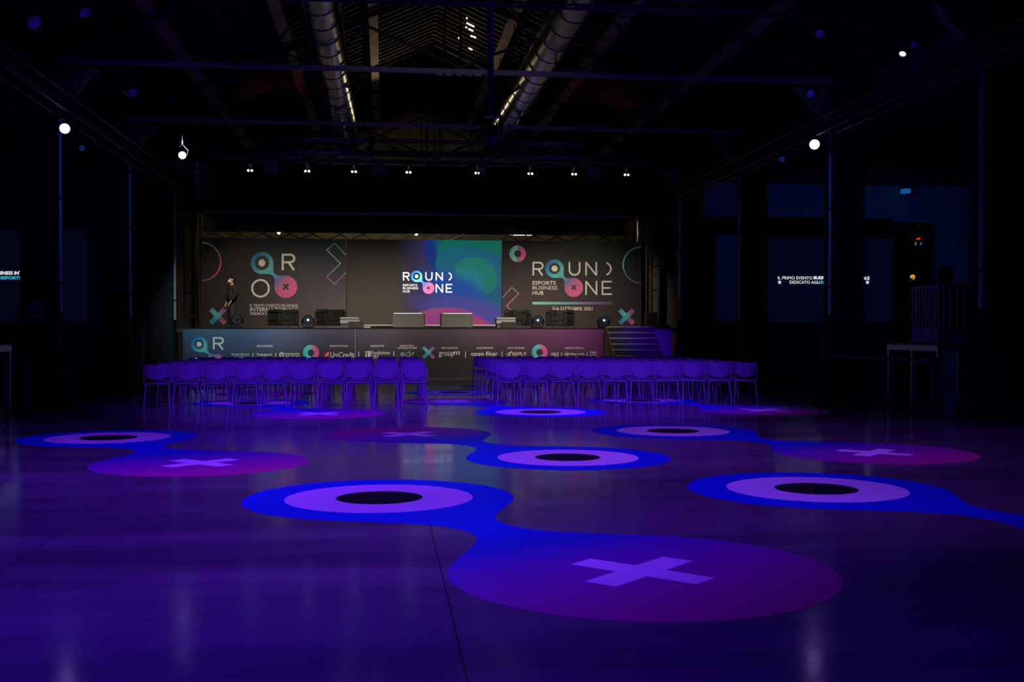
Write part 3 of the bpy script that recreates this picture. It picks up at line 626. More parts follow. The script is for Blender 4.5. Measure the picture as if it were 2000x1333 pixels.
def panel(i, name, label, m):
    x0, x1 = bx[i], bx[i + 1]
    t = empty(name, ((x0 + x1) / 2, BY, SZ), 0, label, 'backdrop' if i != 1 else 'screen')
    MB().box((0, 0, 0), (x1 - x0 - 0.03, 0.10, PH)).build('panel', m, t, loc=(0, 0.055, PH / 2))
    return t
G0 = (0.024, 0.023, 0.023)
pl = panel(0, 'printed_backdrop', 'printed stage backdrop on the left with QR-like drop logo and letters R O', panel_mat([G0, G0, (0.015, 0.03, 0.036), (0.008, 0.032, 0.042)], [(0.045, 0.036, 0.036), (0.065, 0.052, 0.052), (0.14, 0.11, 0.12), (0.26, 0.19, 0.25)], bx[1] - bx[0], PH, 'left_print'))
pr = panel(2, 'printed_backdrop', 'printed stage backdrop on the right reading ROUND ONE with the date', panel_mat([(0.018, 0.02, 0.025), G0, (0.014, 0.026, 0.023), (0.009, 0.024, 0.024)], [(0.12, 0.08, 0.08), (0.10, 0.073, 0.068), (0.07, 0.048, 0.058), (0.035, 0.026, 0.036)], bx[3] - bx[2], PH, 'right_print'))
B = Board(pl, BY); W_ = M['white']
k_ = at(1001, 0, BY).x - at(1000, 0, BY).x
ARC = [(0, TEAL), (0.35, (0.35, 0.2, 0.45)), (0.6, PINK), (0.85, PINK), (1, (0.15, 0.1, 0.4))]
def gline(Bd, pts, wpx, name, stops, d, ext):
    o, _ = Bd.line(pts, wpx, name, M['white']); o.data.materials[0] = grad(name + '_print', stops, d, -ext * k_, ext * k_, emit=Bd.emit); return o
gline(B, [(394.5 + 37 * math.cos(R(t)), 511.5 + 37 * math.sin(R(t))) for t in range(-90, 91, 5)], 3.2, 'arc_line', ARC, (0.1, 0, -1), 37)
gline(B, [(676, 499), (653.5, 475.5), (638.5, 488.5), (665, 515), (638.5, 541), (653.5, 555.5), (676, 533)], 2.0, 'chevron_line', [(0, CY_), (0.3, TEAL2), (0.55, TEAL2), (0.8, (0.35, 0.2, 0.5)), (1, (0.7, 0.15, 0.45))], (-0.2, 0, -1), 42)
B.logo_pair((512, 514), 22, (558.5, 560.5), 22.3, 14, 6.8, 7.5, W_)
B.letter('R', 550.5, 577, 496, 528, 4, W_)
B.line(circ(509, 563.5, 16.3), 4, 'letter', W_, closed=True)
B.bigx(425.5, 618, 19.5, 4.6)
text('IL PRIMO EVENTO BUSINESS', 488.5, 582, 594.5, 600, BY, W_, pl, 0.0)
text('INTERNAZIONALE', 488.5, 582, 601.5, 608.5, BY, W_, pl, 0.012)
text('DEDICATO AGLI ESPORTS', 488.5, 582, 610.5, 615.5, BY, W_, pl, 0.01)
B = Board(pr, BY)
B.donut(1011, 496, 16.2, 6.8, 'ring_mark', [(0, TEAL), (0.4, TEAL2), (0.55, (0.3, 0.2, 0.5)), (0.8, PINK), (1, PINK)], (1, 0, -0.1))
def round_one(B, ox, oy, s, w, wm):
    f = lambda x: ox + (x - 1040) * s
    g = lambda y: oy + (y - 512) * s
    B.logo_pair((f(1083), g(525)), 18 * s, (f(1120.5), g(562)), 18.3 * s, 11 * s, 5.8 * s, 6.2 * s, wm)
    for ch, a, b_, c, d in (('R', 1040, 1061.5, 512, 538.5), ('U', 1110.5, 1133.5, 512, 539), ('N', 1143, 1166, 512, 538.5), (')', 1178, 1194.5, 512, 539), ('N', 1143, 1166.5, 549, 576.5), ('E', 1175, 1195, 549, 576.5)):
        B.letter(ch, f(a), f(b_), g(c), g(d), w, wm)
    text('ESPORTS', f(1040), f(1085.5), g(549.5), g(556.5), B.Y, wm, B.root, 0.01)
    text('BUSINESS', f(1040), f(1088.5), g(559), g(566), B.Y, wm, B.root, 0.0 if s == 1 else 0.01)
    text('HUB', f(1040), f(1061.5), g(569), g(576), B.Y, wm, B.root, 0.012)
round_one(B, 1040, 512, 1.0, 3.1, W_)
B.fill([(1040, 590), (1195, 590), (1195, 595.2), (1040, 595.2)], 'gradient_bar', grad('bar_print', [(0, TEAL2), (0.35, (0.15, 0.45, 0.5)), (0.75, (0.25, 0.13, 0.35)), (1, (0.13, 0.09, 0.12))], (1, 0, 0), -77 * k_, 77 * k_))
text('5•6 OTTOBRE 2021', 1079, 1157, 600, 606.5, BY, W_, pr, 0.012)
gline(B, [(1251.5 + 34.5 * math.cos(R(t)), 518 + 35 * math.sin(R(t))) for t in range(90, 271, 5)], 2.8, 'arc_line', [(0, TEAL), (0.5, TEAL2), (0.75, (0.15, 0.2, 0.5)), (1, (0.2, 0.08, 0.3))], (0, 0, -1), 35)
gline(B, [(982, 581), (1000, 561.5), (1013, 574), (989.5, 598), (1006, 614)], 1.8, 'chevron_line', [(0, (0.3, 0.35, 0.55)), (0.4, (0.6, 0.25, 0.45)), (1, (0.85, 0.35, 0.4))], (0.3, 0, -1), 30)
gline(B, [(982, 615), (990, 623)], 1.8, 'chevron_line', [(0, (0.7, 0.3, 0.5)), (1, (0.7, 0.3, 0.5))], (0, 0, -1), 10)
B.bigx(1223.5, 619, 18.8, 4.4)
# LED wall
def led_mat(wd, hh):
    m = bpy.data.materials.new('led_content'); m.use_nodes = True; nt = m.node_tree; N = nt.nodes; L = nt.links; b = N['Principled BSDF']
    b.inputs['Base Color'].default_value = (0.016, 0.014, 0.012, 1); b.inputs['Roughness'].default_value = 0.6; b.inputs['Specular IOR Level'].default_value = 0.2
    tc = N.new('ShaderNodeTexCoord'); cur = None
    nz = N.new('ShaderNodeTexNoise'); nz.inputs['Scale'].default_value = 0.5; nz.inputs['Detail'].default_value = 1.5; L.new(tc.outputs['Object'], nz.inputs['Vector'])
    ms = N.new('ShaderNodeVectorMath'); ms.operation = 'MULTIPLY_ADD'; L.new(nz.outputs['Color'], ms.inputs[0]); ms.inputs[1].default_value = (0.22, 0, 0.22); ms.inputs[2].default_value = (-0.11, 0, -0.11)
    wv = N.new('ShaderNodeVectorMath'); wv.operation = 'ADD'; L.new(tc.outputs['Object'], wv.inputs[0]); L.new(ms.outputs[0], wv.inputs[1])
    def P(x, y): q = at(x, y, BY); return q.x - (bx[1] + bx[2]) / 2, q.z - (SZ + PH / 2)
    def ell(cx, cy, rx, ry, ang, soft, col):
        nonlocal cur
        c = P(cx, cy); mp = N.new('ShaderNodeMapping'); mp.vector_type = 'TEXTURE'; mp.inputs['Location'].default_value = (c[0], 0, c[1]); mp.inputs['Rotation'].default_value = (0, R(ang), 0); mp.inputs['Scale'].default_value = (rx * k_, 1, ry * k_)
        L.new(wv.outputs[0], mp.inputs[0]); sp = N.new('ShaderNodeSeparateXYZ'); L.new(mp.outputs[0], sp.inputs[0])
        cb = N.new('ShaderNodeCombineXYZ'); L.new(sp.outputs[0], cb.inputs[0]); L.new(sp.outputs[2], cb.inputs[1])
        ln = N.new('ShaderNodeVectorMath'); ln.operation = 'LENGTH'; L.new(cb.outputs[0], ln.inputs[0])
        mr = N.new('ShaderNodeMapRange'); mr.interpolation_type = 'SMOOTHSTEP'; mr.inputs[1].default_value = 1 - soft; mr.inputs[2].default_value = 1 + soft; mr.inputs[3].default_value = 1; mr.inputs[4].default_value = 0; L.new(ln.outputs['Value'], mr.inputs[0])
        mx = N.new('ShaderNodeMix'); mx.data_type = 'RGBA'; L.new(mr.outputs[0], mx.inputs[0]); mx.inputs[7].default_value = (*col, 1)
        if cur is None: mx.inputs[6].default_value = (0, 0, 0, 1)
        else: L.new(cur, mx.inputs[6])
        cur = mx.outputs[2]
    ell(745, 640, 190, 105, 0, 0.7, (0.060, 0.046, 0.032))
    ell(935, 540, 130, 170, 0, 0.35, (0.026, 0.020, 0.085))
    ell(975, 480, 146, 104, 0, 0.03, (0.0, 0.022, 0.16))
    ell(985, 470, 140, 92, 8, 0.03, (0.0, 0.06, 0.19))
    ell(985, 495, 130, 100, -8, 0.03, (0.0, 0.115, 0.085))
    ell(960, 550, 110, 55, 25, 0.05, (0.0, 0.085, 0.15))
    ell(915, 528, 66, 42, 20, 0.03, (0.0, 0.10, 0.165))
    ell(930, 540, 44, 36, 30, 0.03, (0.0, 0.15, 0.12))
    ell(918, 545, 30, 20, 30, 0.05, (0.0, 0.16, 0.20))
    ell(893, 568, 62, 26, 25, 0.5, (0.0, 0.055, 0.30))
    ell(925, 612, 100, 26, 12, 0.5, (0.055, 0.05, 0.26))
    ell(870, 646, 78, 46, 0, 0.06, (0.27, 0.045, 0.16))
    ell(900, 648, 68, 42, 12, 0.06, (0.25, 0.035, 0.18))
    ell(925, 645, 36, 22, 15, 0.06, (0.30, 0.05, 0.11))
    L.new(cur, b.inputs['Emission Color']); b.inputs['Emission Strength'].default_value = 0.95
    return m
pc_ = panel(1, 'led_screen', 'centre stage LED screen glowing teal, blue and pink with a small white logo', led_mat(bx[2] - bx[1], PH))
B = Board(pc_, BY, emit=1.5)
M['print_dark_led'] = M['print_dark']
round_one(B, 787, 532, 0.62, 2.4, M['screen_white'])
o = MB().box(((bx[1] + bx[2]) / 2, BY - 0.35, SZ + 0.115), (bx[2] - bx[1] - 0.5, 0.3, 0.045), bev=0.01).box(((bx[1] + bx[2]) / 2, BY - 0.3, SZ + 0.045), (bx[2] - bx[1] - 0.6, 0.2, 0.09)).build('light_strip', M['white_lacquer']); tag(o, 'low white strip on the stage floor along the foot of the LED screen', 'strip')

# --- sponsor banner writing
B = Board(fas, FP)
B.logo_pair((389, 673), 15.5, (424, 708), 16, 9, 5, 4, W_)
B.letter('R', 416, 437, 659, 683, 3, W_); B.line(circ(387, 711, 11), 2.6, 'letter', W_, closed=True)
def ftxt(s, x0, x1, y0, y1, b_=0.02): text(s, x0, x1, y0, y1, FP, W_, fas, min(b_, 0.01))
ftxt('MEDIA PARTNER', 501.5, 533, 674.5, 678.3); ftxt('Corriere dello Sport', 452, 487, 690, 695.5, 0.01); ftxt('STADIO', 457, 483, 696.3, 698, 0.02); ftxt('Tuttosport', 501, 531, 690, 697, 0.04)
ftxt('ESPORTS&GAMING', 556.5, 585, 690, 693, 0.02); ftxt('COMMUNITY HUB', 556.5, 585, 694, 696.5)
B.line([(550 + 4.5 * math.cos(R(a)), 693 + 4.8 * math.sin(R(a))) for a in range(30, 390, 60)], 1.1, 'hexagon_mark', W_, closed=True); B.line([(547, 695), (550, 690), (553, 695)], 1.0, 'hexagon_mark', W_)
ftxt('PREMIUM PARTNER', 644, 680, 674.5, 678); ftxt('UniCredit', 645.5, 692, 688, 699, 0.03)
red = mat('red_print', (0.65, 0.02, 0.015), 0.5, noise=0.03)
B.fill(circ(638, 693.5, 5.8), 'round_mark', red, 1); B.fill([(633.5, 699), (640, 690), (643.5, 688.5), (640.5, 693), (636, 699)], 'round_mark_slash', W_, 2)
ftxt('SOSTENITORE', 724, 750, 674.5, 678); ftxt('Fondazione', 726, 761.5, 686, 692.5, 0.0); ftxt('CRT', 726.5, 739.5, 694, 700, 0.0)
B.lines([[(713.5, 687.5), (718, 687.5)], [(713.8, 689.3), (716, 689.3)]], 1.2, 'bars_mark', W_); B.lines([[(715, 691), (715, 698)], [(719.6, 686), (719.6, 698)], [(723, 686), (723, 698)]], 2.1, 'bars_mark', W_)
ftxt('INNOVATION &', 782, 809, 674, 677.5); ftxt('NETWORK PARTNER', 777, 814.5, 678.5, 682)
lg = mat('pale_green_print', (0.35, 0.6, 0.45), 0.6, noise=0.03)
B.line(circ(786, 693, 3.6), 0.9, 'outline_letter', lg, closed=True); B.line(circ(786, 693, 1.8), 0.8, 'outline_letter', lg, closed=True); B.line(circ(796.5, 693, 3.6), 0.9, 'outline_letter', lg, closed=True); B.lines([[(800.3, 697), (800.3, 687), (797.5, 687)]], 0.9, 'outline_letter', lg); B.lines([[(804, 697), (804, 689.5), (808.5, 689.5), (806.5, 693)]], 0.9, 'outline_letter', lg)
B.bigx(837, 689, 15, 3.1)
ftxt('MAIN SPONSOR', 862, 893.5, 678.5, 681.8); ftxt('group', 857, 886.5, 688, 699, 0.0); ftxt('m', 886.5, 898, 687, 693, 0.01)
ftxt('GOLD SPONSOR', 930.5, 963, 678.5, 681.8); ftxt('open fiber', 920, 972, 687, 698, 0.005)
ftxt('GOLD SPONSOR', 992, 1024.5, 678.5, 681.8); ftxt('REPLY', 1001, 1028.5, 688.5, 695, 0.03)
B.lines([[(988.5, 692), (994, 692.5), (997, 689), (1000, 690)], [(996.5, 690), (995, 694), (998, 697), (997.5, 698.5)], [(995, 694), (991, 696.5)], [(997, 688.8), (992.5, 689.5)]], 1.2, 'runner_mark', W_); B.fill(circ(998.5, 687.2, 1.1), 'runner_mark', W_)
ftxt('PARTNER DIGITALI', 1103, 1139.5, 678.5, 681.8); ftxt('NKS', 1077, 1091, 689, 696, 0.03); ftxt('Hilday Media', 1112, 1141, 690, 695, 0.02)
B.lines([[(1102, 692.5), (1104.5, 692.5), (1105.5, 689), (1106.5, 696.5), (1108, 689), (1109, 696.5), (1110.5, 690)]], 1.1, 'zigzag_mark', W_)
vp = mat('violet_white_print', (0.6, 0.5, 0.8), 0.6, noise=0.03)
B.lines([[(1152, 688.5), (1165, 688.5)]], 2.0, 'shield_mark', vp); B.lines([[(1153, 691), (1154, 696), (1159, 697.5), (1164, 696), (1163, 691)], [(1156, 691.5), (1161, 691.5)], [(1156, 694), (1161.5, 694)]], 1.3, 'shield_mark', vp)
for x, y0, y1 in ((494, 690, 697), (538.5, 690, 697), (700.5, 687, 698), (769, 686.5, 697), (909.2, 687, 700), (980.5, 687, 697), (1096.5, 689, 696), (1146.7, 689, 696)):
    B.lines([[(x, y0), (x, y1)]], 1.1, 'divider', W_)
for cx, cy in ((607.5, 689.5), (1054, 688.5)): B.donut(cx, cy, 15.5, 6.8, 'ring_mark', [(0, (0.05, 0.55, 0.6)), (0.45, (0.15, 0.72, 0.62)), (0.62, (0.45, 0.3, 0.55)), (0.8, (0.85, 0.12, 0.35)), (1, (0.85, 0.12, 0.35))], (1, 0, 0.15))

# --- stairs
sx0, sx1 = at(1179, 640, SY).x, at(1272, 640, SY).x
st = empty('stage_stairs', ((sx0 + sx1) / 2, SY - 0.09, 0), 0, 'wide dark stairs with pale nosing strips up to the stage, right side', 'stairs')
sw = sx1 - sx0; ns = 9; rise = (SZ + 0.04) / ns; tr = 0.24
for k in range(ns):
    z = (SZ + 0.04) - k * rise
    MB().box((0, -k * tr - tr / 2, z / 2), (sw - 0.06, tr, z - 0.002)).build('step', M['stair_tread'], st)
    MB().box((0, -(k + 1) * tr + 0.0, z - 0.008), (sw - 0.04, 0.035, 0.03)).build('nosing', M['nosing'], st)
for s in (-1, 1):
    mb = MB(); prof = [(0, 0)] + [(0, SZ)]
    for k in range(ns): prof += [(-k * tr, SZ + 0.03 - k * rise), (-(k + 1) * tr, SZ + 0.03 - k * rise)]
    prof += [(-ns * tr, 0)]
    prof = [(-0.0, 0), (0, SZ + 0.03), (-tr, SZ + 0.03), (-ns * tr, rise), (-ns * tr, 0)]
    a = [mb.bm.verts.new((s * sw / 2, p[0], p[1])) for p in prof]; b_ = [mb.bm.verts.new((s * (sw / 2 - 0.03), p[0], p[1])) for p in prof]
    mb.bm.faces.new(a); mb.bm.faces.new(b_[::-1])
    for i in range(len(prof)): mb.bm.faces.new((a[i], b_[i], b_[(i + 1) % len(prof)], a[(i + 1) % len(prof)]))
    mb.build('stringer', M['grey_panel'], st)

# --- stage furniture
def armchair(x, Y, rz, label):
    t = empty('leather_armchair', (at(x, 640, Y).x, Y, SZ), rz, label, 'armchair', 'cube armchairs on the stage')
    # front of the chair looks to -Y
    MB().box((0, -0.03, 0.17), (0.46, 0.60, 0.15), bev=0.03).build('seat_base', M['leather'], t, True)
    MB().box((0, -0.03, 0.33), (0.46, 0.60, 0.16), bev=0.035).build('seat_cushion', M['leather'], t, True)
    MB().box((0, 0.28, 0.44), (0.46, 0.14, 0.42), bev=0.035).build('backrest', M['leather'], t, True)
    for s in (-1, 1):
        MB().box((s * 0.32, -0.01, 0.39), (0.15, 0.68, 0.54), bev=0.035).build('armrest', M['leather'], t, True)
    mb = MB()
    for s in (-1, 1):
        for yy in (-0.34, 0.34): mb.bar((s * 0.41, yy, 0.0), (s * 0.41, yy, 0.58), 0.013, 8)
        mb.bar((s * 0.41, -0.34, 0.56), (s * 0.41, 0.34, 0.56), 0.013, 8).bar((s * 0.41, -0.34, 0.26), (s * 0.41, 0.34, 0.26), 0.008, 8)
        mb.bar((s * 0.41, -0.34, 0.12), (s * 0.41, 0.34, 0.12), 0.010, 8)
        mb.bar((s * 0.41, -0.36, 0.56), (s * 0.25, -0.36, 0.56), 0.012, 8).bar((s * 0.25, -0.36, 0.56), (s * 0.25, -0.36, 0.1), 0.010, 8)
    mb.bar((-0.41, 0.36, 0.56), (0.41, 0.36, 0.56), 0.013, 8).bar((-0.41, -0.36, 0.10), (0.41, -0.36, 0.10), 0.010, 8).bar((-0.41, 0.36, 0.10), (0.41, 0.36, 0.10), 0.010, 8)
    mb.build('tube_frame', M['chrome'], t)
armchair(553, 38.6, R(34), 'black leather cube armchair, leftmost on the stage')
armchair(645, 38.6, R(30), 'black leather cube armchair on the stage, second from left')
armchair(1011, 38.6, R(-22), 'black leather cube armchair behind the right white table')
armchair(1094, 38.6, R(-30), 'black leather cube armchair, rightmost on the stage')
def moving_head(x, Y, lit, label, rz=0):
    t = empty('moving_head_light', (at(x, 640, Y).x, Y, SZ), rz, label, 'stage light', 'moving head lights on the stage floor')
    MB().box((0, 0, 0.05), (0.34, 0.28, 0.10), bev=0.025).build('base', M['black'], t)
    mb = MB()
    for s in (-1, 1): mb.tube([(s * 0.13, 0, 0.09), (s * 0.185, 0, 0.13), (s * 0.20, 0, 0.22), (s * 0.185, 0, 0.31)], 0.032, 8)
    mb.build('yoke', M['black'], t, True)
    rot = Matrix.Rotation(math.pi / 2, 3, 'X')
    h = MB().lathe([(0.07, -0.14), (0.13, -0.10), (0.165, -0.02), (0.17, 0.08), (0.15, 0.10), (0.14, 0.09)], loc=(0, 0, 0.27), rot=rot, n=28).build('head', M['black'], t, True)
    if lit:
        for k in range(12):
            a = R(30 * k); MB().lathe([(0.016, 0.09), (0.014, 0.098)], loc=(0.112 * math.cos(a), 0, 0.27 + 0.112 * math.sin(a)), rot=rot, n=8).build('small_lens', M['lens_blue'], t)
        MB().lathe([(0.038, 0.09), (0.034, 0.105), (0.01, 0.11)], loc=(0, 0, 0.27), rot=rot, n=20).build('centre_lens', M['lens_cyan'], t, True)
    else:
        for k in range(12):
            a = R(30 * k); MB().lathe([(0.016, 0.09), (0.014, 0.098)], loc=(0.112 * math.cos(a), 0, 0.27 + 0.112 * math.sin(a)), rot=rot, n=8).build('small_lens', M['lens_dim'], t)
moving_head(462, 36.2, False, 'unlit moving head light at the feet of the standing man', R(15))
moving_head(602, 36.6, True, 'moving head light glowing blue between the two left armchairs')
moving_head(1050, 36.6, True, 'moving head light glowing cyan between the two right armchairs')
moving_head(1179, 36.6, True, 'moving head light glowing cyan by the head of the stairs')
def cmon(x0, x1, s, label):
    Y = 35.0; a, b_ = at(x0, 638, Y), at(x1, 638, Y); wd = b_.x - a.x
    t = empty('confidence_monitor', ((a.x + b_.x) / 2, Y, SZ), R(3) * s, label, 'monitor')
    MB().box((0, 0, 0.24), (wd * 0.96, 0.07, 0.43), rx=R(-6), bev=0.01).build('casing', M['grey_panel'], t)
    MB().box((s * 0.03, 0.045, 0.468), (wd * 0.86, 0.03, 0.012)).build('lit_top_edge', M['glow_white'], t)
    MB().box((-s * wd * 0.485, 0.03, 0.23), (0.03, 0.16, 0.42)).build('side_edge', M['black'], t)
    for q in (-1, 1): MB().box((q * wd * 0.3, 0.05, 0.015), (0.06, 0.3, 0.03)).build('foot', M['black'], t)
cmon(766, 830, -1, 'large grey floor monitor with glowing top edge, left of stage centre')
cmon(860, 925, 1, 'large grey floor monitor with glowing top edge, right of stage centre')
def low_table(x0, x1, label):
    Y = 37.0; a, b_ = at(x0, 638, Y), at(x1, 638, Y); wd = b_.x - a.x
    t = empty('coffee_table', ((a.x + b_.x) / 2, Y, SZ), 0, label, 'coffee table', 'white coffee tables on the stage')
    MB().box((0, 0, 0.335), (wd, 0.62, 0.05), bev=0.008).build('tabletop', M['white_lacquer'], t)
    MB().box((0, -0.26, 0.24), (wd, 0.03, 0.15)).build('apron', M['white_lacquer'], t); MB().box((0, 0.26, 0.24), (wd, 0.03, 0.15)).build('apron', M['white_lacquer'], t)
    MB().box((0, 0, 0.10), (wd * 0.94, 0.5, 0.20)).build('plinth', M['grey_panel'], t)
low_table(665, 702, 'low white coffee table in front of the second armchair from left')
low_table(968, 1005, 'low white coffee table in front of the third armchair from left')
def wedge(x0, x1, label):
    Y = 34.8; a, b_ = at(x0, 638, Y), at(x1, 638, Y); wd = b_.x - a.x
    t = empty('stage_monitor_speaker', ((a.x + b_.x) / 2, Y, SZ), 0, label, 'speaker', 'stage monitor wedges')
    mb = MB(); prof = [(-0.15, 0), (-0.15, 0.20), (-0.05, 0.20), (0.2, 0.05), (0.2, 0)]
    A = [mb.bm.verts.new((-wd / 2, p[0], p[1])) for p in prof]; Bq = [mb.bm.verts.new((wd / 2, p[0], p[1])) for p in prof]
    mb.bm.faces.new(A); mb.bm.faces.new(Bq[::-1])
    for i in range(5): mb.bm.faces.new((A[i], Bq[i], Bq[(i + 1) % 5], A[(i + 1) % 5]))
    mb.build('cabinet', mat('wedge_brown', (0.06, 0.05, 0.035), 0.6, noise=0.1), t)
    MB().box((0, 0.085, 0.128), (wd * 0.85, 0.24, 0.012), rx=R(-31)).build('grille', M['black'], t)
wedge(681, 710.5, 'dark monitor wedge in front of the left white table')
wedge(979, 1007.5, 'dark monitor wedge in front of the right white table')
o = MB().box((at(716, 638, 35.5).x, 35.5, SZ + 0.025), (0.24, 0.16, 0.05), bev=0.01).build('cable_box', M['white_lacquer']); tag(o, 'small white box on the stage edge beside the left wedge', 'box')

# wing pieces: pipes, ladders, speaker
for nm, x, y1 in (('left', 391.5, 470), ('right', 1245, 474)):
    p0 = at(x, 414, 40.9)
    o = MB().bar((0, 0, 0), (0, 0, 6.5 - SZ), 0.05, 12).build('wall_pipe', M['pipe'], loc=(p0.x, 40.9, SZ))
    spot((p0.x + (0.9 if nm == 'left' else -0.9), 38.2, 5.6), (p0.x, 40.9, 5.0), 30, (1, 0.75, 0.4), 26, 0.6); tag(o, 'bright vertical pipe rising behind the %s end of the backdrop' % nm, 'pipe')  # warm spot added to brighten each pipe
def scaffold(x0, x1, Y, label):
    a, b_ = at(x0, 600, Y), at(x1, 600, Y); wd = b_.x - a.x
    t = empty('wing_scaffold', ((a.x + b_.x) / 2, Y, SZ), 0, label, 'scaffold'); H = 4.1
    MB().bar((-wd / 2, 0, 0), (-wd / 2, 0, H), 0.024, 8).bar((wd / 2, 0, 0), (wd / 2, 0, H), 0.024, 8).build('upright', M['black_alu'], t)
    mb = MB(); z = 0.4
    while z < H: mb.bar((-wd / 2, 0, z), (wd / 2, 0, z), 0.018, 6); z += 0.72
    mb.build('rung', M['black_alu'], t)
scaffold(360, 383, 36.2, 'ladder scaffold in the left wing of the stage')
scaffold(1262, 1285, 38.2, 'ladder scaffold in the right wing of the stage')
t = empty('column_speaker', (at(1293, 640, 36).x, 36, SZ), 0, 'tall slim black speaker standing in the right wing', 'speaker')
MB().box((0, 0, 1.05), (0.26, 0.3, 1.9), bev=0.02).build('cabinet', M['black'], t); MB().box((0, 0, 0.05), (0.45, 0.45, 0.1), bev=0.01).build('base', M['black'], t)
t = empty('flight_case', (9.2, 38.6 - 1.2, SZ), 0, 'black flight case on the stage in the right wing', 'case')
MB().box((0, 0, 0.28), (0.4, 0.4, 0.5), bev=0.01).build('case_body', M['black'], t); MB().box((0, 0, 0.54), (0.42, 0.42, 0.03)).build('lid_edge', M['steel'], t)
# lamps above the backdrop
for x, y, lb in ((545, 455, 'small bare lamp glowing above the left backdrop'), (813, 457.5, 'small bare lamp glowing above the LED screen')):
    t = empty('bare_lamp', at(x, y, 42.5), 0, lb, 'lamp', 'work lamps behind the backdrop')
    MB().lathe([(0.02, -0.06), (0.055, -0.03), (0.065, 0.0), (0.05, 0.04), (0.02, 0.06)], n=16).build('bulb', M['lens_warm'], t, True)
    MB().bar((0, 0, 0.05), (0, 0, 0.3), 0.02, 8).build('socket', M['steel'], t); MB().bar((0, 0, 0.2), (0, 0, roofz(t.location.x) - t.location.z + 0.1), 0.006, 6).build('cord', M['steel'], t)
t = empty('fluorescent_lamp', at(1019, 459, 43.0), 0, 'lit fluorescent tube lamp above the right end of the LED screen', 'lamp')
MB().bar((-0.45, 0, 0), (0.12, 0, 0), 0.028, 8).build('tube', M['tube'], t); MB().bar((0.18, 0, 0), (0.46, 0, 0), 0.022, 8).build('tube', M['tube'], t)
MB().box((0, 0.03, 0.07), (1.0, 0.08, 0.05)).build('fitting', M['steel'], t); MB().bar((0, 0.03, 0.07), (0, 0.03, roofz(t.location.x) - t.location.z - 0.06), 0.008, 6).build('suspension_rod', M['steel'], t)

# ------------------------------------------------------------------ standing man on the stage
def skin_mesh(name, verts, edges, root, m, parent, sub=2):
    me = bpy.data.meshes.new(name); me.from_pydata([v[0] for v in verts], edges, [])
    o = bpy.data.objects.new(name, me); COL.objects.link(o); me.materials.append(m)
    mod = o.modifiers.new('Skin', 'SKIN'); mod.use_smooth_shade = True; mod.branch_smoothing = 0.3
    sv = me.skin_vertices[0].data
    for i, v in enumerate(verts):
        r = v[1]; sv[i].radius = (r, r) if not isinstance(r, tuple) else r
    sv[root].use_root = True
    s = o.modifiers.new('Sub', 'SUBSURF'); s.levels = s.render_levels = sub
    o.parent = parent
    return o
mp = at(453, 640, 38.2)
man = empty('person', (mp.x, 38.2, SZ), R(-62), 'person in black jacket and white face mask standing at the left of the stage', 'person')
# local frame: facing -Y, left/right on X; body turned to look toward the left of the picture
bv = [((0, 0, 0.95), 0.13), ((0, 0, 1.12), 0.125), ((0, 0.01, 1.30), 0.14), ((0, 0.02, 1.43), 0.09), ((0, 0.0, 1.50), 0.052), ((0, -0.02, 1.56), 0.062), ((0, -0.025, 1.64), 0.088), ((0, -0.015, 1.70), 0.07),
      ((0.17, 0.02, 1.40), 0.06), ((0.24, 0.04, 1.12), 0.042), ((0.22, -0.12, 0.90), 0.03), ((0.215, -0.155, 0.85), 0.03), ((0.21, -0.18, 0.81), 0.028),
      ((-0.17, 0.02, 1.40), 0.06), ((-0.24, 0.04, 1.12), 0.042), ((-0.21, -0.10, 0.90), 0.03), ((-0.205, -0.13, 0.85), 0.03), ((-0.20, -0.155, 0.81), 0.028),
      ((0.09, 0, 0.86), 0.085), ((0.10, -0.02, 0.50), 0.055), ((0.11, 0.03, 0.10), 0.038), ((0.115, -0.06, 0.045), 0.036), ((0.12, -0.15, 0.035), 0.03),
      ((-0.09, 0, 0.86), 0.085), ((-0.10, -0.02, 0.50), 0.055), ((-0.11, 0.05, 0.10), 0.038), ((-0.115, -0.04, 0.045), 0.036), ((-0.12, -0.13, 0.035), 0.03)]
be = [(0, 1), (1, 2), (2, 3), (3, 4), (4, 5), (5, 6), (6, 7), (3, 8), (8, 9), (9, 10), (10, 11), (11, 12), (3, 13), (13, 14), (14, 15), (15, 16), (16, 17), (0, 18), (18, 19), (19, 20), (20, 21), (21, 22), (0, 23), (23, 24), (24, 25), (25, 26), (26, 27)]
# fingers and thumbs
for palm, s in ((12, 1), (17, -1)):
    px0, py0, pz0 = bv[palm][0]
    for k, ln in enumerate((0.055, 0.062, 0.058, 0.045)):
        i = len(bv); oy = -0.022 + 0.015 * k
        bv.append(((px0 - s * 0.004, py0 + oy, pz0 - 0.02), 0.0095)); bv.append(((px0 - s * 0.008, py0 + oy - 0.01, pz0 - 0.02 - ln * 0.5), 0.009)); bv.append(((px0 - s * 0.024, py0 + oy - 0.006, pz0 - 0.02 - ln * 0.9), 0.008))
        be += [(palm, i), (i, i + 1), (i + 1, i + 2)]
    i = len(bv); q = bv[palm - 1][0]
    bv.append(((q[0] - s * 0.02, q[1] - 0.035, q[2] - 0.015), 0.010)); bv.append(((q[0] - s * 0.026, q[1] - 0.05, q[2] - 0.045), 0.009)); be += [(palm - 1, i), (i, i + 1)]
body = skin_mesh('body', bv, be, 0, M['skin'], man)
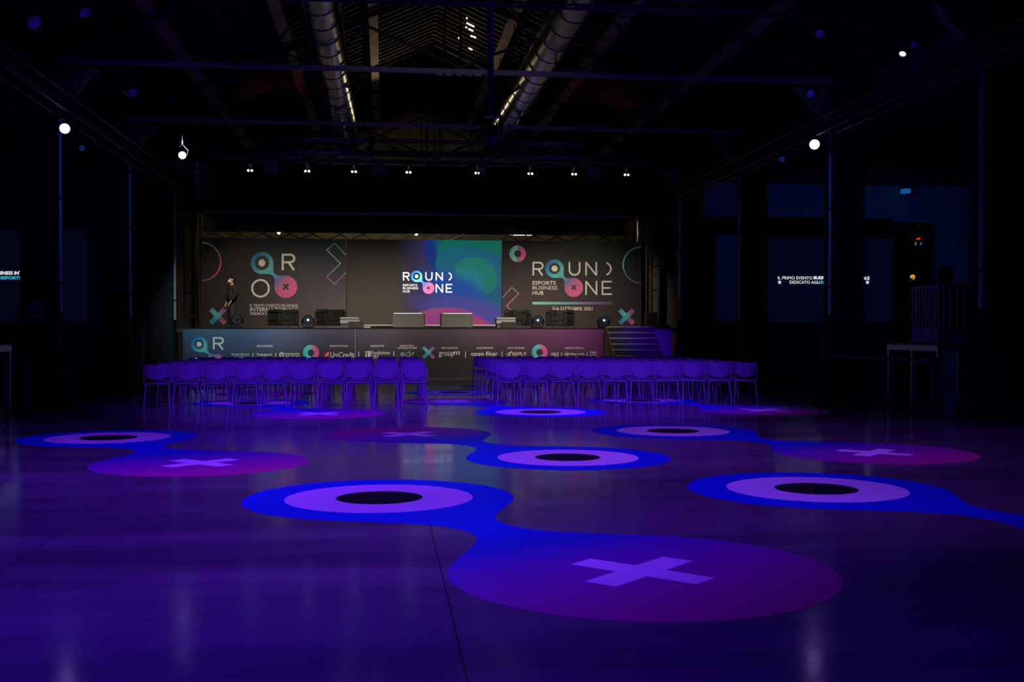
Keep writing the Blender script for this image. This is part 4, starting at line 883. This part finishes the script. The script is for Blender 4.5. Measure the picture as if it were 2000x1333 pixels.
jv = [((0, 0, 0.86), 0.175), ((0, 0, 1.12), 0.20), ((0, 0.01, 1.30), 0.20), ((0, 0.02, 1.43), 0.14), ((0, 0.005, 1.50), 0.075), ((0.19, 0.02, 1.39), 0.085), ((0.26, 0.04, 1.13), 0.07), ((0.225, -0.10, 0.925), 0.048), ((-0.19, 0.02, 1.39), 0.085), ((-0.26, 0.04, 1.13), 0.07), ((-0.215, -0.085, 0.925), 0.048)]
je = [(0, 1), (1, 2), (2, 3), (3, 4), (3, 5), (5, 6), (6, 7), (3, 8), (8, 9), (9, 10)]
skin_mesh('jacket', jv, je, 0, M['jacket'], man)
tv = [((0, 0, 1.04), 0.11), ((0.085, 0, 0.80), 0.112), ((0.105, -0.015, 0.5), 0.105), ((0.11, 0.02, 0.10), 0.095), ((-0.085, 0, 0.80), 0.112), ((-0.105, -0.015, 0.5), 0.105), ((-0.11, 0.04, 0.10), 0.095)]
skin_mesh('trousers', tv, [(0, 1), (1, 2), (2, 3), (0, 4), (4, 5), (5, 6)], 0, M['trousers'], man)
for s, dy in ((1, 0), (-1, 0.02)):
    skin_mesh('shoe', [((s * 0.11, 0.05 + dy, 0.055), 0.048), ((s * 0.115, -0.05 + dy, 0.05), 0.045), ((s * 0.12, -0.16 + dy, 0.042), 0.038)], [(0, 1), (1, 2)], 0, M['black'], man)
hd = MB(); bmesh.ops.create_uvsphere(hd.bm, u_segments=20, v_segments=14, radius=1, matrix=Matrix.Translation((0, 0.02, 1.672)) @ Matrix.Rotation(R(-15), 4, 'X') @ Matrix.Diagonal((0.096, 0.108, 0.108, 1)))
bmesh.ops.delete(hd.bm, geom=[v for v in hd.bm.verts if v.co.y < -0.005 and v.co.z < 1.735], context='VERTS'); hd.build('hair', M['hair'], man, True)
MB().lathe([(0.05, 0), (0.062, 0.02), (0.055, 0.05), (0.03, 0.078), (0.008, 0.085)], loc=(0, -0.055, 1.595), rot=Matrix.Rotation(R(100), 3, 'X'), n=18).build('face_mask', M['mask'], man, True)
MB().lathe([(0.012, 0), (0.010, 0.02), (0.004, 0.03)], loc=(0, -0.105, 1.645), rot=Matrix.Rotation(R(100), 3, 'X'), n=8).build('nose', M['skin'], man, True)
for s in (-1, 1):
    MB().lathe([(0.009, 0), (0.011, 0.004), (0.004, 0.01)], loc=(s * 0.033, -0.098, 1.66), rot=Matrix.Rotation(R(90), 3, 'X'), n=8).build('eye', M['hair'], man, True)
    MB().box((s * 0.09, 0.0, 1.645), (0.018, 0.035, 0.06), bev=0.007).build('ear', M['skin'], man, True)
MB().box((-0.05, -0.125, 1.36), (0.05, 0.006, 0.014)).build('chest_badge', M['white'], man)

# ------------------------------------------------------------------ chairs
def make_chair():
    t = empty('stacking_chair', (0, 0, 0), 0)
    # rear side at -Y, facing the stage at +Y
    mb = MB(); nx, nz_ = 10, 6; front = []; 
    def pt(u, v, o):
        x = (u - 0.5) * (0.395 + 0.015 * v); zt = 0.80 + 0.018 * (2 * u - 1) ** 2 ; zb = 0.525 + 0.07 * abs(2 * u - 1) ** 3
        z = zb + (zt - zb) * v; y = -0.20 - 0.05 * v - 0.035 * (1 - (2 * u - 1) ** 2) + o
        return (x, y, z)
    g = [[[mb.bm.verts.new(pt(i / nx, j / nz_, o)) for j in range(nz_ + 1)] for i in range(nx + 1)] for o in (0, 0.014)]
    for k in (0, 1):
        for i in range(nx):
            for j in range(nz_): mb.bm.faces.new((g[k][i][j], g[k][i + 1][j], g[k][i + 1][j + 1], g[k][i][j + 1]))
    for i in range(nx):
        for j in (0, nz_): mb.bm.faces.new((g[0][i][j], g[0][i + 1][j], g[1][i + 1][j], g[1][i][j]))
    for j in range(nz_):
        for i in (0, nx): mb.bm.faces.new((g[0][i][j], g[0][i][j + 1], g[1][i][j + 1], g[1][i][j]))
    mb.build('backrest', M['chair_shell'], t, True)
    MB().box((0, 0.03, 0.452), (0.44, 0.42, 0.022), bev=0.009).build('seat', M['chair_shell'], t, True)
    for s in (-1, 1):
        MB().tube([(s * 0.20, -0.165, 0.44), (s * 0.215, -0.19, 0.25), (s * 0.235, -0.225, 0.0)], 0.0115, 8).build('rear_leg', M['chair_frame'], t, True)
        MB().tube([(s * 0.20, 0.10, 0.44), (s * 0.215, 0.16, 0.25), (s * 0.235, 0.225, 0.0)], 0.0115, 8).build('front_leg', M['chair_frame'], t, True)
        MB().tube([(s * 0.20, 0.20, 0.435), (s * 0.225, -0.10, 0.435), (s * 0.232, -0.19, 0.47), (s * 0.228, -0.22, 0.62), (s * 0.215, -0.245, 0.73)], 0.011, 8).build('side_frame', M['chair_frame'], t, True)
    MB().bar((-0.20, -0.15, 0.43), (0.20, -0.15, 0.43), 0.010, 6).build('cross_bar', M['chair_frame'], t); MB().bar((-0.2, 0.18, 0.43), (0.2, 0.18, 0.43), 0.010, 6).build('cross_bar', M['chair_frame'], t)
    return t
proto = make_chair(); first = True
rows = ['row nearest the camera', 'second row from the camera', 'third row from the camera', 'fourth row from the camera', 'fifth row from the camera', 'row nearest the stage']
cnt = ['aisle seat', 'second from the aisle', 'third from the aisle', 'fourth from the aisle', 'fifth from the aisle', 'sixth from the aisle', 'seventh from the aisle', 'eighth from the aisle', 'ninth from the aisle', 'outer end seat']
chairs = {}
for blk, X0, sg in (('left', 0.58, -1), ('right', 2.38, 1)):
    for r_ in range(6):
        Y = 21.05 + r_ * 1.15
        for c_ in range(10):
            o = proto if first else copy_tree(proto); first = False
            pitch = 0.525 if blk == 'left' else 0.515
            o.location = (X0 + sg * pitch * c_ + random.uniform(-.008, .008), Y + random.uniform(-.02, .02) + (-0.03 * (c_ > 8) if blk == 'left' else 0), 0); o.rotation_euler = (0, 0, R(random.uniform(-1.5, 1.5)))
            tag(o, 'violet-lit chair, %s block, %s, %s' % (blk, rows[r_], cnt[c_]), 'chair', 'chairs in the %s block' % blk); chairs[(blk, r_, c_)] = o
for blk, r_, c_, k in (('left', 1, 1, 0), ('left', 1, 2, 1), ('left', 1, 4, 2), ('left', 2, 6, 3), ('right', 1, 1, 4), ('right', 1, 5, 5), ('right', 0, 4, 6), ('right', 1, 6, 7), ('left', 1, 0, 8), ('left', 0, 7, 9)):
    q = chairs[(blk, r_, c_)].location
    o = MB().box((0, 0, 0), (0.15, 0.21, 0.003)).build('paper_sheet', M['paper'], loc=(q.x - 0.06 + 0.01 * k, q.y + 0.03, 0.4665), rz=R(8 * k)); tag(o, 'white card on chair, %s block, %s, %s' % (blk, rows[r_].replace(' from the camera', ' back').replace(' nearest the camera', ' nearest'), cnt[c_]), 'card', 'cards left on seats')

# ------------------------------------------------------------------ floor graphics
PUR_L = (0.92, 0.9, 0.92)
BL = (0.004, 0.02, 0.62)
def decal(e, x, label, warm=1.0, show_eye=True):
    e, x = Vector(e), Vector(x); c = (e + x) / 2; ax = (x - e); L = ax.length; ax.normalize()
    t = empty('floor_decal', (c.x, c.y, 0.0), 0, label, 'floor graphic', 'drop-shaped floor graphics')
    Rr = 1.14
    m = grad('decal_print', [(0, BL), (0.50, BL), (0.62, (0.01, 0.01, 0.40)), (0.70, (0.12, 0.01, 0.34)), (0.82, (0.30 * warm, 0.01, 0.30)), (1, (0.62 * warm, 0.02, 0.22))], (ax.x, ax.y, 0), -L / 2 - Rr, L / 2 + Rr, rough=0.45)
    MB().poly([(p[0] - c.x, p[1] - c.y) for p in drop_outline(e, x, Rr, Rr, 0.17)], 0.0015, 'XY', 0.0005).build('decal_base', m, t)
    MB().poly([(e.x - c.x + 0.79 * math.cos(R(a)), e.y - c.y + 0.79 * math.sin(R(a))) for a in range(0, 360, 5)], 0.001, 'XY', 0.002).build('pale_disc', M['decal_pale'], t)
    MB().poly([(e.x - c.x + 0.365 * math.cos(R(a)), e.y - c.y + 0.365 * math.sin(R(a))) for a in range(0, 360, 8)], 0.001, 'XY', 0.003).build('dark_disc', M['decal_dark'], t)
    MB().poly([(p[0] - c.x, p[1] - c.y) for p in cross_pts(x.x, x.y, 0.43, 0.105, 45)], 0.001, 'XY', 0.002).build('cross_mark', M['decal_pale'], t)
M['decal_pale'] = mat('decal_pale', (0.80, 0.80, 0.82), 0.55, noise=0.02, nscale=40, spec=0.3)
M['decal_dark'] = mat('decal_dark', (0.012, 0.012, 0.014), 0.6, noise=0.05, spec=0.2)
decal((-0.04, 9.38), (1.50, 6.33), 'largest floor graphic, nearest the camera, running down to the bottom centre')
decal((3.84, 9.46), (5.42, 6.45), 'floor graphic cut by the right picture edge')
decal((2.04, 12.15), (0.33, 15.15), 'middle floor graphic with its dull red drop toward the left chair block')
decal((4.06, 15.2), (5.66, 12.22), 'right floor graphic with violet drop at the far right')
decal((-3.63, 15.1), (-1.95, 12.1), 'left floor graphic whose eye lies at the left edge')
decal((-2.60, 22.1), (-1.11, 19.1), 'floor graphic reaching under the left chair block')
decal((2.72, 19.06), (1.36, 22.15), 'floor graphic at the corner of the aisle and right chair block')
decal((5.25, 22.05), (6.75, 19.05), 'floor graphic reaching under the right chair block')
decal((1.6, 25.4), (3.1, 28.3), 'farthest floor graphic in the aisle between the chairs')
decal((-4.3, 28.4), (-2.6, 25.4), 'floor graphic far under the back of the left chair block')

# ------------------------------------------------------------------ aisle screens
def aisle_screen(x0, x1, cx, s, label):
    Y = 33.6; a, b_ = at(x0, 632, Y), at(x1, 632, Y); z0, z1 = 1.70, 4.38
    t = empty('projection_screen', ((a.x + b_.x) / 2, Y, z0), 0, label, 'screen', 'aisle screens')
    MB().box((0, 0.02, (z1 - z0) / 2), (b_.x - a.x, 0.03, z1 - z0)).build('screen_sheet', M['aisle_screen'], t)
    for q in (-1, 1): MB().box((q * (b_.x - a.x) / 2, 0.0, (z1 - z0) / 2), (0.05, 0.06, z1 - z0 + 0.1)).build('frame_edge', M['black'], t)
    f = lambda u: cx + (u - 1608.5) * s
    yy = 0 if s == 1 else 0
    V = lambda v: 648 - (648 - v) * s
    text('IL PRIMO EVENTO', f(1519), f(1586.5), V(540.5), V(546), Y, M['screen_white'], t, 0.0, off=0.002)
    text('BUSINESS INTERNAZIONALE', f(1589), f(1698), V(540.5), V(546), Y, M['screen_white'], t, 0.03, off=0.002)
    text('DEDICATO AGLI', f(1542), f(1601), V(549), V(554.5), Y, M['screen_white'], t, 0.0, off=0.002)
    text('ESPORTS', f(1603), f(1642) if s == 1 else f(1640), V(549), V(554.5), Y, M['screen_cyan'], t, 0.03, off=0.002)
    for u in (1522.5, 1694): text('×', f(u - 3), f(u + 3), V(548.5), V(555), Y, M['screen_white'], t, 0.05, off=0.002, name='cross_mark')
M['screen_cyan'] = mat('screen_cyan', (0.1, 0.8, 0.9), 0.6, emit=(0.03, 0.62, 0.80), es=0.8)
aisle_screen(1473, 1745, 1608.5, 1.0, 'dark projection screen with a line of white text, right aisle')
aisle_screen(-156, 172, 8, 1.09, 'dark projection screen with partly visible text, left aisle')

# ------------------------------------------------------------------ right riser with railings
def riser(X, Y, label, w=1.0, l=2.0, z=1.18):
    t = empty('riser_platform', (X, Y, 0), 0, label, 'riser', 'aluminium risers')
    MB().box((w / 2, l / 2, z), (w, l, 0.03)).build('deck', M['stage_floor'], t)
    MB().box((w / 2, 0.02, z - 0.06), (w, 0.04, 0.10)).box((w / 2, l - 0.02, z - 0.06), (w, 0.04, 0.10)).box((0.02, l / 2, z - 0.06), (0.04, l, 0.10)).box((w - 0.02, l / 2, z - 0.06), (0.04, l, 0.10)).build('deck_frame', M['alu'], t)
    for a in (0.06, w - 0.06):
        for b_ in (0.08, l / 2, l - 0.08):
            q = MB().box((a, b_, (z - 0.1) / 2 + 0.06), (0.10, 0.06, z - 0.22)).build('leg', M['alu'], t)
            MB().bar((a - 0.02, b_, 0.045), (a + 0.02, b_, 0.045), 0.045, 14).build('caster', M['black'], q)
    return t
riser(9.42, 17.85, 'waist-high aluminium riser on casters behind the nearest right column')
riser(-7.35, 17.8, 'waist-high aluminium riser at the left picture edge')
def railing(a, b_, n, z0, z1, label):
    a, b_ = Vector(a), Vector(b_); d = b_ - a; t = empty('railing', (a.x, a.y, z0), 0, label, 'railing', 'riser railings'); H = z1 - z0
    MB().bar((0, 0, 0), (0, 0, H), 0.018, 8).bar(d, d + Vector((0, 0, H)), 0.018, 8).bar((0, 0, H), d + Vector((0, 0, H)), 0.018, 8).bar((0, 0, 0.24), d + Vector((0, 0, 0.24)), 0.015, 8).build('rail_frame', M['alu'], t)
    for k in range(1, n + 1): MB().bar(d * k / (n + 1) + Vector((0, 0, 0.24)), d * k / (n + 1) + Vector((0, 0, H)), 0.010, 6).build('bar', M['alu'], t)
    m = d / 2 + Vector((0, 0, 0.13)); MB().box(m, (max(abs(d.x), 0.01), max(abs(d.y), 0.01), 0.2)).build('kick_plate', M['grey_panel'], t)
railing((9.44, 18.82, 0), (9.44, 17.9, 0), 7, 1.195, 2.2, 'narrow railing with close vertical bars on the side of the right riser')
railing((9.52, 17.88, 0), (10.38, 17.88, 0), 6, 1.195, 2.2, 'railing with vertical bars on the front of the right riser')
# covered spotlight on the riser railing
t = empty('covered_equipment', (10.0, 18.7, 1.2), 0, 'black cloth-covered equipment with a rounded top on the right riser', 'covered equipment')
MB().box((0.0, 0.0, 0.55), (0.62, 0.5, 1.06), bev=0.06).build('cloth_cover', M['black_cloth'], t, True)
MB().lathe([(0.08, -0.16), (0.11, -0.09), (0.135, -0.03), (0.14, 0.03), (0.125, 0.09), (0.09, 0.13), (0.04, 0.15)], loc=(0.0, 0, 1.24), n=32).build('rounded_top', M['black_cloth'], t, True)
# belt barrier
def stanchion(X, Y, label):
    t = empty('belt_stanchion', (X, Y, 0), 0, label, 'barrier post', 'belt barrier posts')
    MB().lathe([(0.16, 0), (0.16, 0.02), (0.04, 0.05), (0.03, 0.06)], n=20).build('base', M['black'], t, True)
    MB().bar((0, 0, 0.05), (0, 0, 0.96), 0.028, 12).build('post', M['black'], t, True)
    MB().bar((0, 0, 0.88), (0, 0, 0.98), 0.036, 12).build('belt_head', M['black'], t, True)
stanchion(8.55, 21.0, 'black barrier post right of the violet floor graphic'); stanchion(8.98, 17.1, 'black barrier post in front of the right riser'); stanchion(-5.9, 19.0, 'black barrier post beside the left riser')
o = MB().box((0, 0, 0), (3.93, 0.004, 0.05)).build('barrier_belt', M['black'], loc=(8.765, 19.05, 0.93), rz=math.atan2(-3.9, 0.43)); tag(o, 'black belt stretched between the two right barrier posts', 'barrier belt')
# left posters
def framed(x0, x1, y0, y1, Y, label, face, cat, stand=True):
    a, b_ = at(x0, y1, Y), at(x1, y0, Y); wd, hh = b_.x - a.x, b_.z - a.z
    t = empty('poster_stand', ((a.x + b_.x) / 2, Y, 0), 0, label, cat)
    MB().box((0, 0, (a.z + b_.z) / 2), (wd, 0.05, hh)).build('frame', M['blue_device'], t)
    MB().box((0, -0.03, (a.z + b_.z) / 2), (wd * 0.84, 0.012, hh * 0.88)).build('poster_sheet', face, t)
    MB().bar((wd * 0.4, 0.03, 0), (wd * 0.4, 0.03, a.z + hh * .5), 0.018, 8).build('post', M['steel'], t); MB().box((wd * 0.4, 0.03, 0.01), (0.4, 0.35, 0.02)).build('foot', M['steel'], t)
    return t
def poster_mat():
    m = bpy.data.materials.new('poster_image'); m.use_nodes = True; nt = m.node_tree; N = nt.nodes; L = nt.links; b = N['Principled BSDF']
    tc = N.new('ShaderNodeTexCoord'); nz = N.new('ShaderNodeTexNoise'); nz.inputs['Scale'].default_value = 3; mp = N.new('ShaderNodeMapping'); mp.inputs['Scale'].default_value = (1, 1, 3)
    L.new(tc.outputs['Object'], mp.inputs[0]); L.new(mp.outputs[0], nz.inputs['Vector']); cr = N.new('ShaderNodeValToRGB'); L.new(nz.outputs['Fac'], cr.inputs[0]); e = cr.color_ramp.elements
    e[0].position = 0.5; e[0].color = (0.001, 0.001, 0.012, 1); e[1].position = 0.66; e[1].color = (0.16, 0.005, 0.16, 1)
    L.new(cr.outputs[0], b.inputs['Emission Color']); b.inputs['Emission Strength'].default_value = 0.35; b.inputs['Base Color'].default_value = (0.02, 0.02, 0.03, 1)
    return m
framed(39, 77, 628, 689, 24.5, 'upright display with faint magenta image left of the big left column', poster_mat(), 'display')
o = MB().box((0, 0, 0), (0.24, 0.02, 0.26), bev=0.004).build('wall_sign', M['blue_device'], loc=at(70, 606, 21.6)); tag(o, 'small dim square sign on the large left column', 'sign')
sg_ = MB().box((0, 0, 0), (0.2, 0.012, 0.2)).build('sign_face', mat('sign_dim', (0.05, 0.04, 0.1), 0.6, noise=0.1), o, loc=(0, -0.014, 0))
# wall projector and door lights, plant
t = empty('wall_projector', at(1768, 374, 33.2), 0, 'small blue-lit projector fixed high on the right blue wall', 'projector')
MB().box((0, 0, 0), (0.22, 0.25, 0.14), bev=0.01).build('body', mat('blue_lit', (0.3, 0.6, 0.9), 0.5, emit=(0.01, 0.16, 0.55), es=0.5), t); MB().box((0.25, 0.1, -0.05), (0.35, 0.3, 0.08), bev=0.01).build('bracket', M['black'], t)
t = empty('lobby_light', at(1791, 470, 36.0), 0, 'small stage light with red, green and blue glow behind the right doorway', 'stage light')
MB().box((0, 0.1, 0), (0.5, 0.3, 0.3), bev=0.05).build('housing', M['black'], t)
MB().box((0.0, -0.08, 0.05), (0.13, 0.03, 0.05), ry=R(-15), bev=0.01).build('red_lens', M['red_led'], t); MB().box((-0.1, -0.08, -0.12), (0.04, 0.03, 0.1), ry=R(15), bev=0.01).build('green_lens', M['green_led'], t); MB().box((0.09, -0.08, -0.12), (0.04, 0.03, 0.1), ry=R(30), bev=0.01).build('blue_lens', M['blue_led'], t)
t = empty('wall_lamp', at(1782, 542, 36.5), 0, 'small amber lamp glowing behind the right doorway', 'lamp')
MB().lathe([(0.04, -0.08), (0.08, -0.03), (0.08, 0.05), (0.04, 0.09)], n=16).build('shade', M['amber'], t, True); MB().box((0, 0.08, 0), (0.05, 0.12, 0.05)).build('bracket', M['steel'], t)
pp = at(1771, 630, 35.6)
t = empty('potted_plant', (pp.x + 0.1, 35.6, 0), 0, 'leafy plant lit yellow green behind the right doorway', 'plant')
MB().lathe([(0.18, 0), (0.24, 0.5), (0.22, 0.5), (0.05, 0.46)], n=20).build('pot', M['steel'], t, True)
mb = MB()
for k in range(170):
    a = random.uniform(0, 6.28); z = random.uniform(0.6, 3.2); r = 0.5 * (1 - (z - 0.6) / 3.2) * random.uniform(0.4, 1)
    mb.box((r * math.cos(a), r * math.sin(a), z), (0.13, 0.05, 0.012), rz=a, ry=random.uniform(-.9, .9))
mb.build('foliage', M['leaf'], t); MB().bar((0, 0, 0.4), (0, 0, 3.0), 0.02, 8).build('stem', M['wood'], t)
spot((pp.x + 0.5, 35.2, 4.6), (pp.x + 0.1, 35.6, 2.0), 14, (1.0, 0.8, 0.4), 50, 0.8)
# weak red uplight on the roof over the far trusses
spot((-3.6, 31.0, 6.9), (-2.6, 31.0, 9), 13, (1.0, 0.06, 0.03), 110, 0.8)
spot((6.8, 31.2, 6.9), (6.0, 31.0, 9), 13, (1.0, 0.06, 0.03), 110, 0.8)
spot((1.4, 24.0, 6.7), (1.6, 25.0, 10), 8, (1.0, 0.75, 0.35), 120, 0.8, 0.3, 0.1)  # warm uplight added in place of stage spill on the roof boards
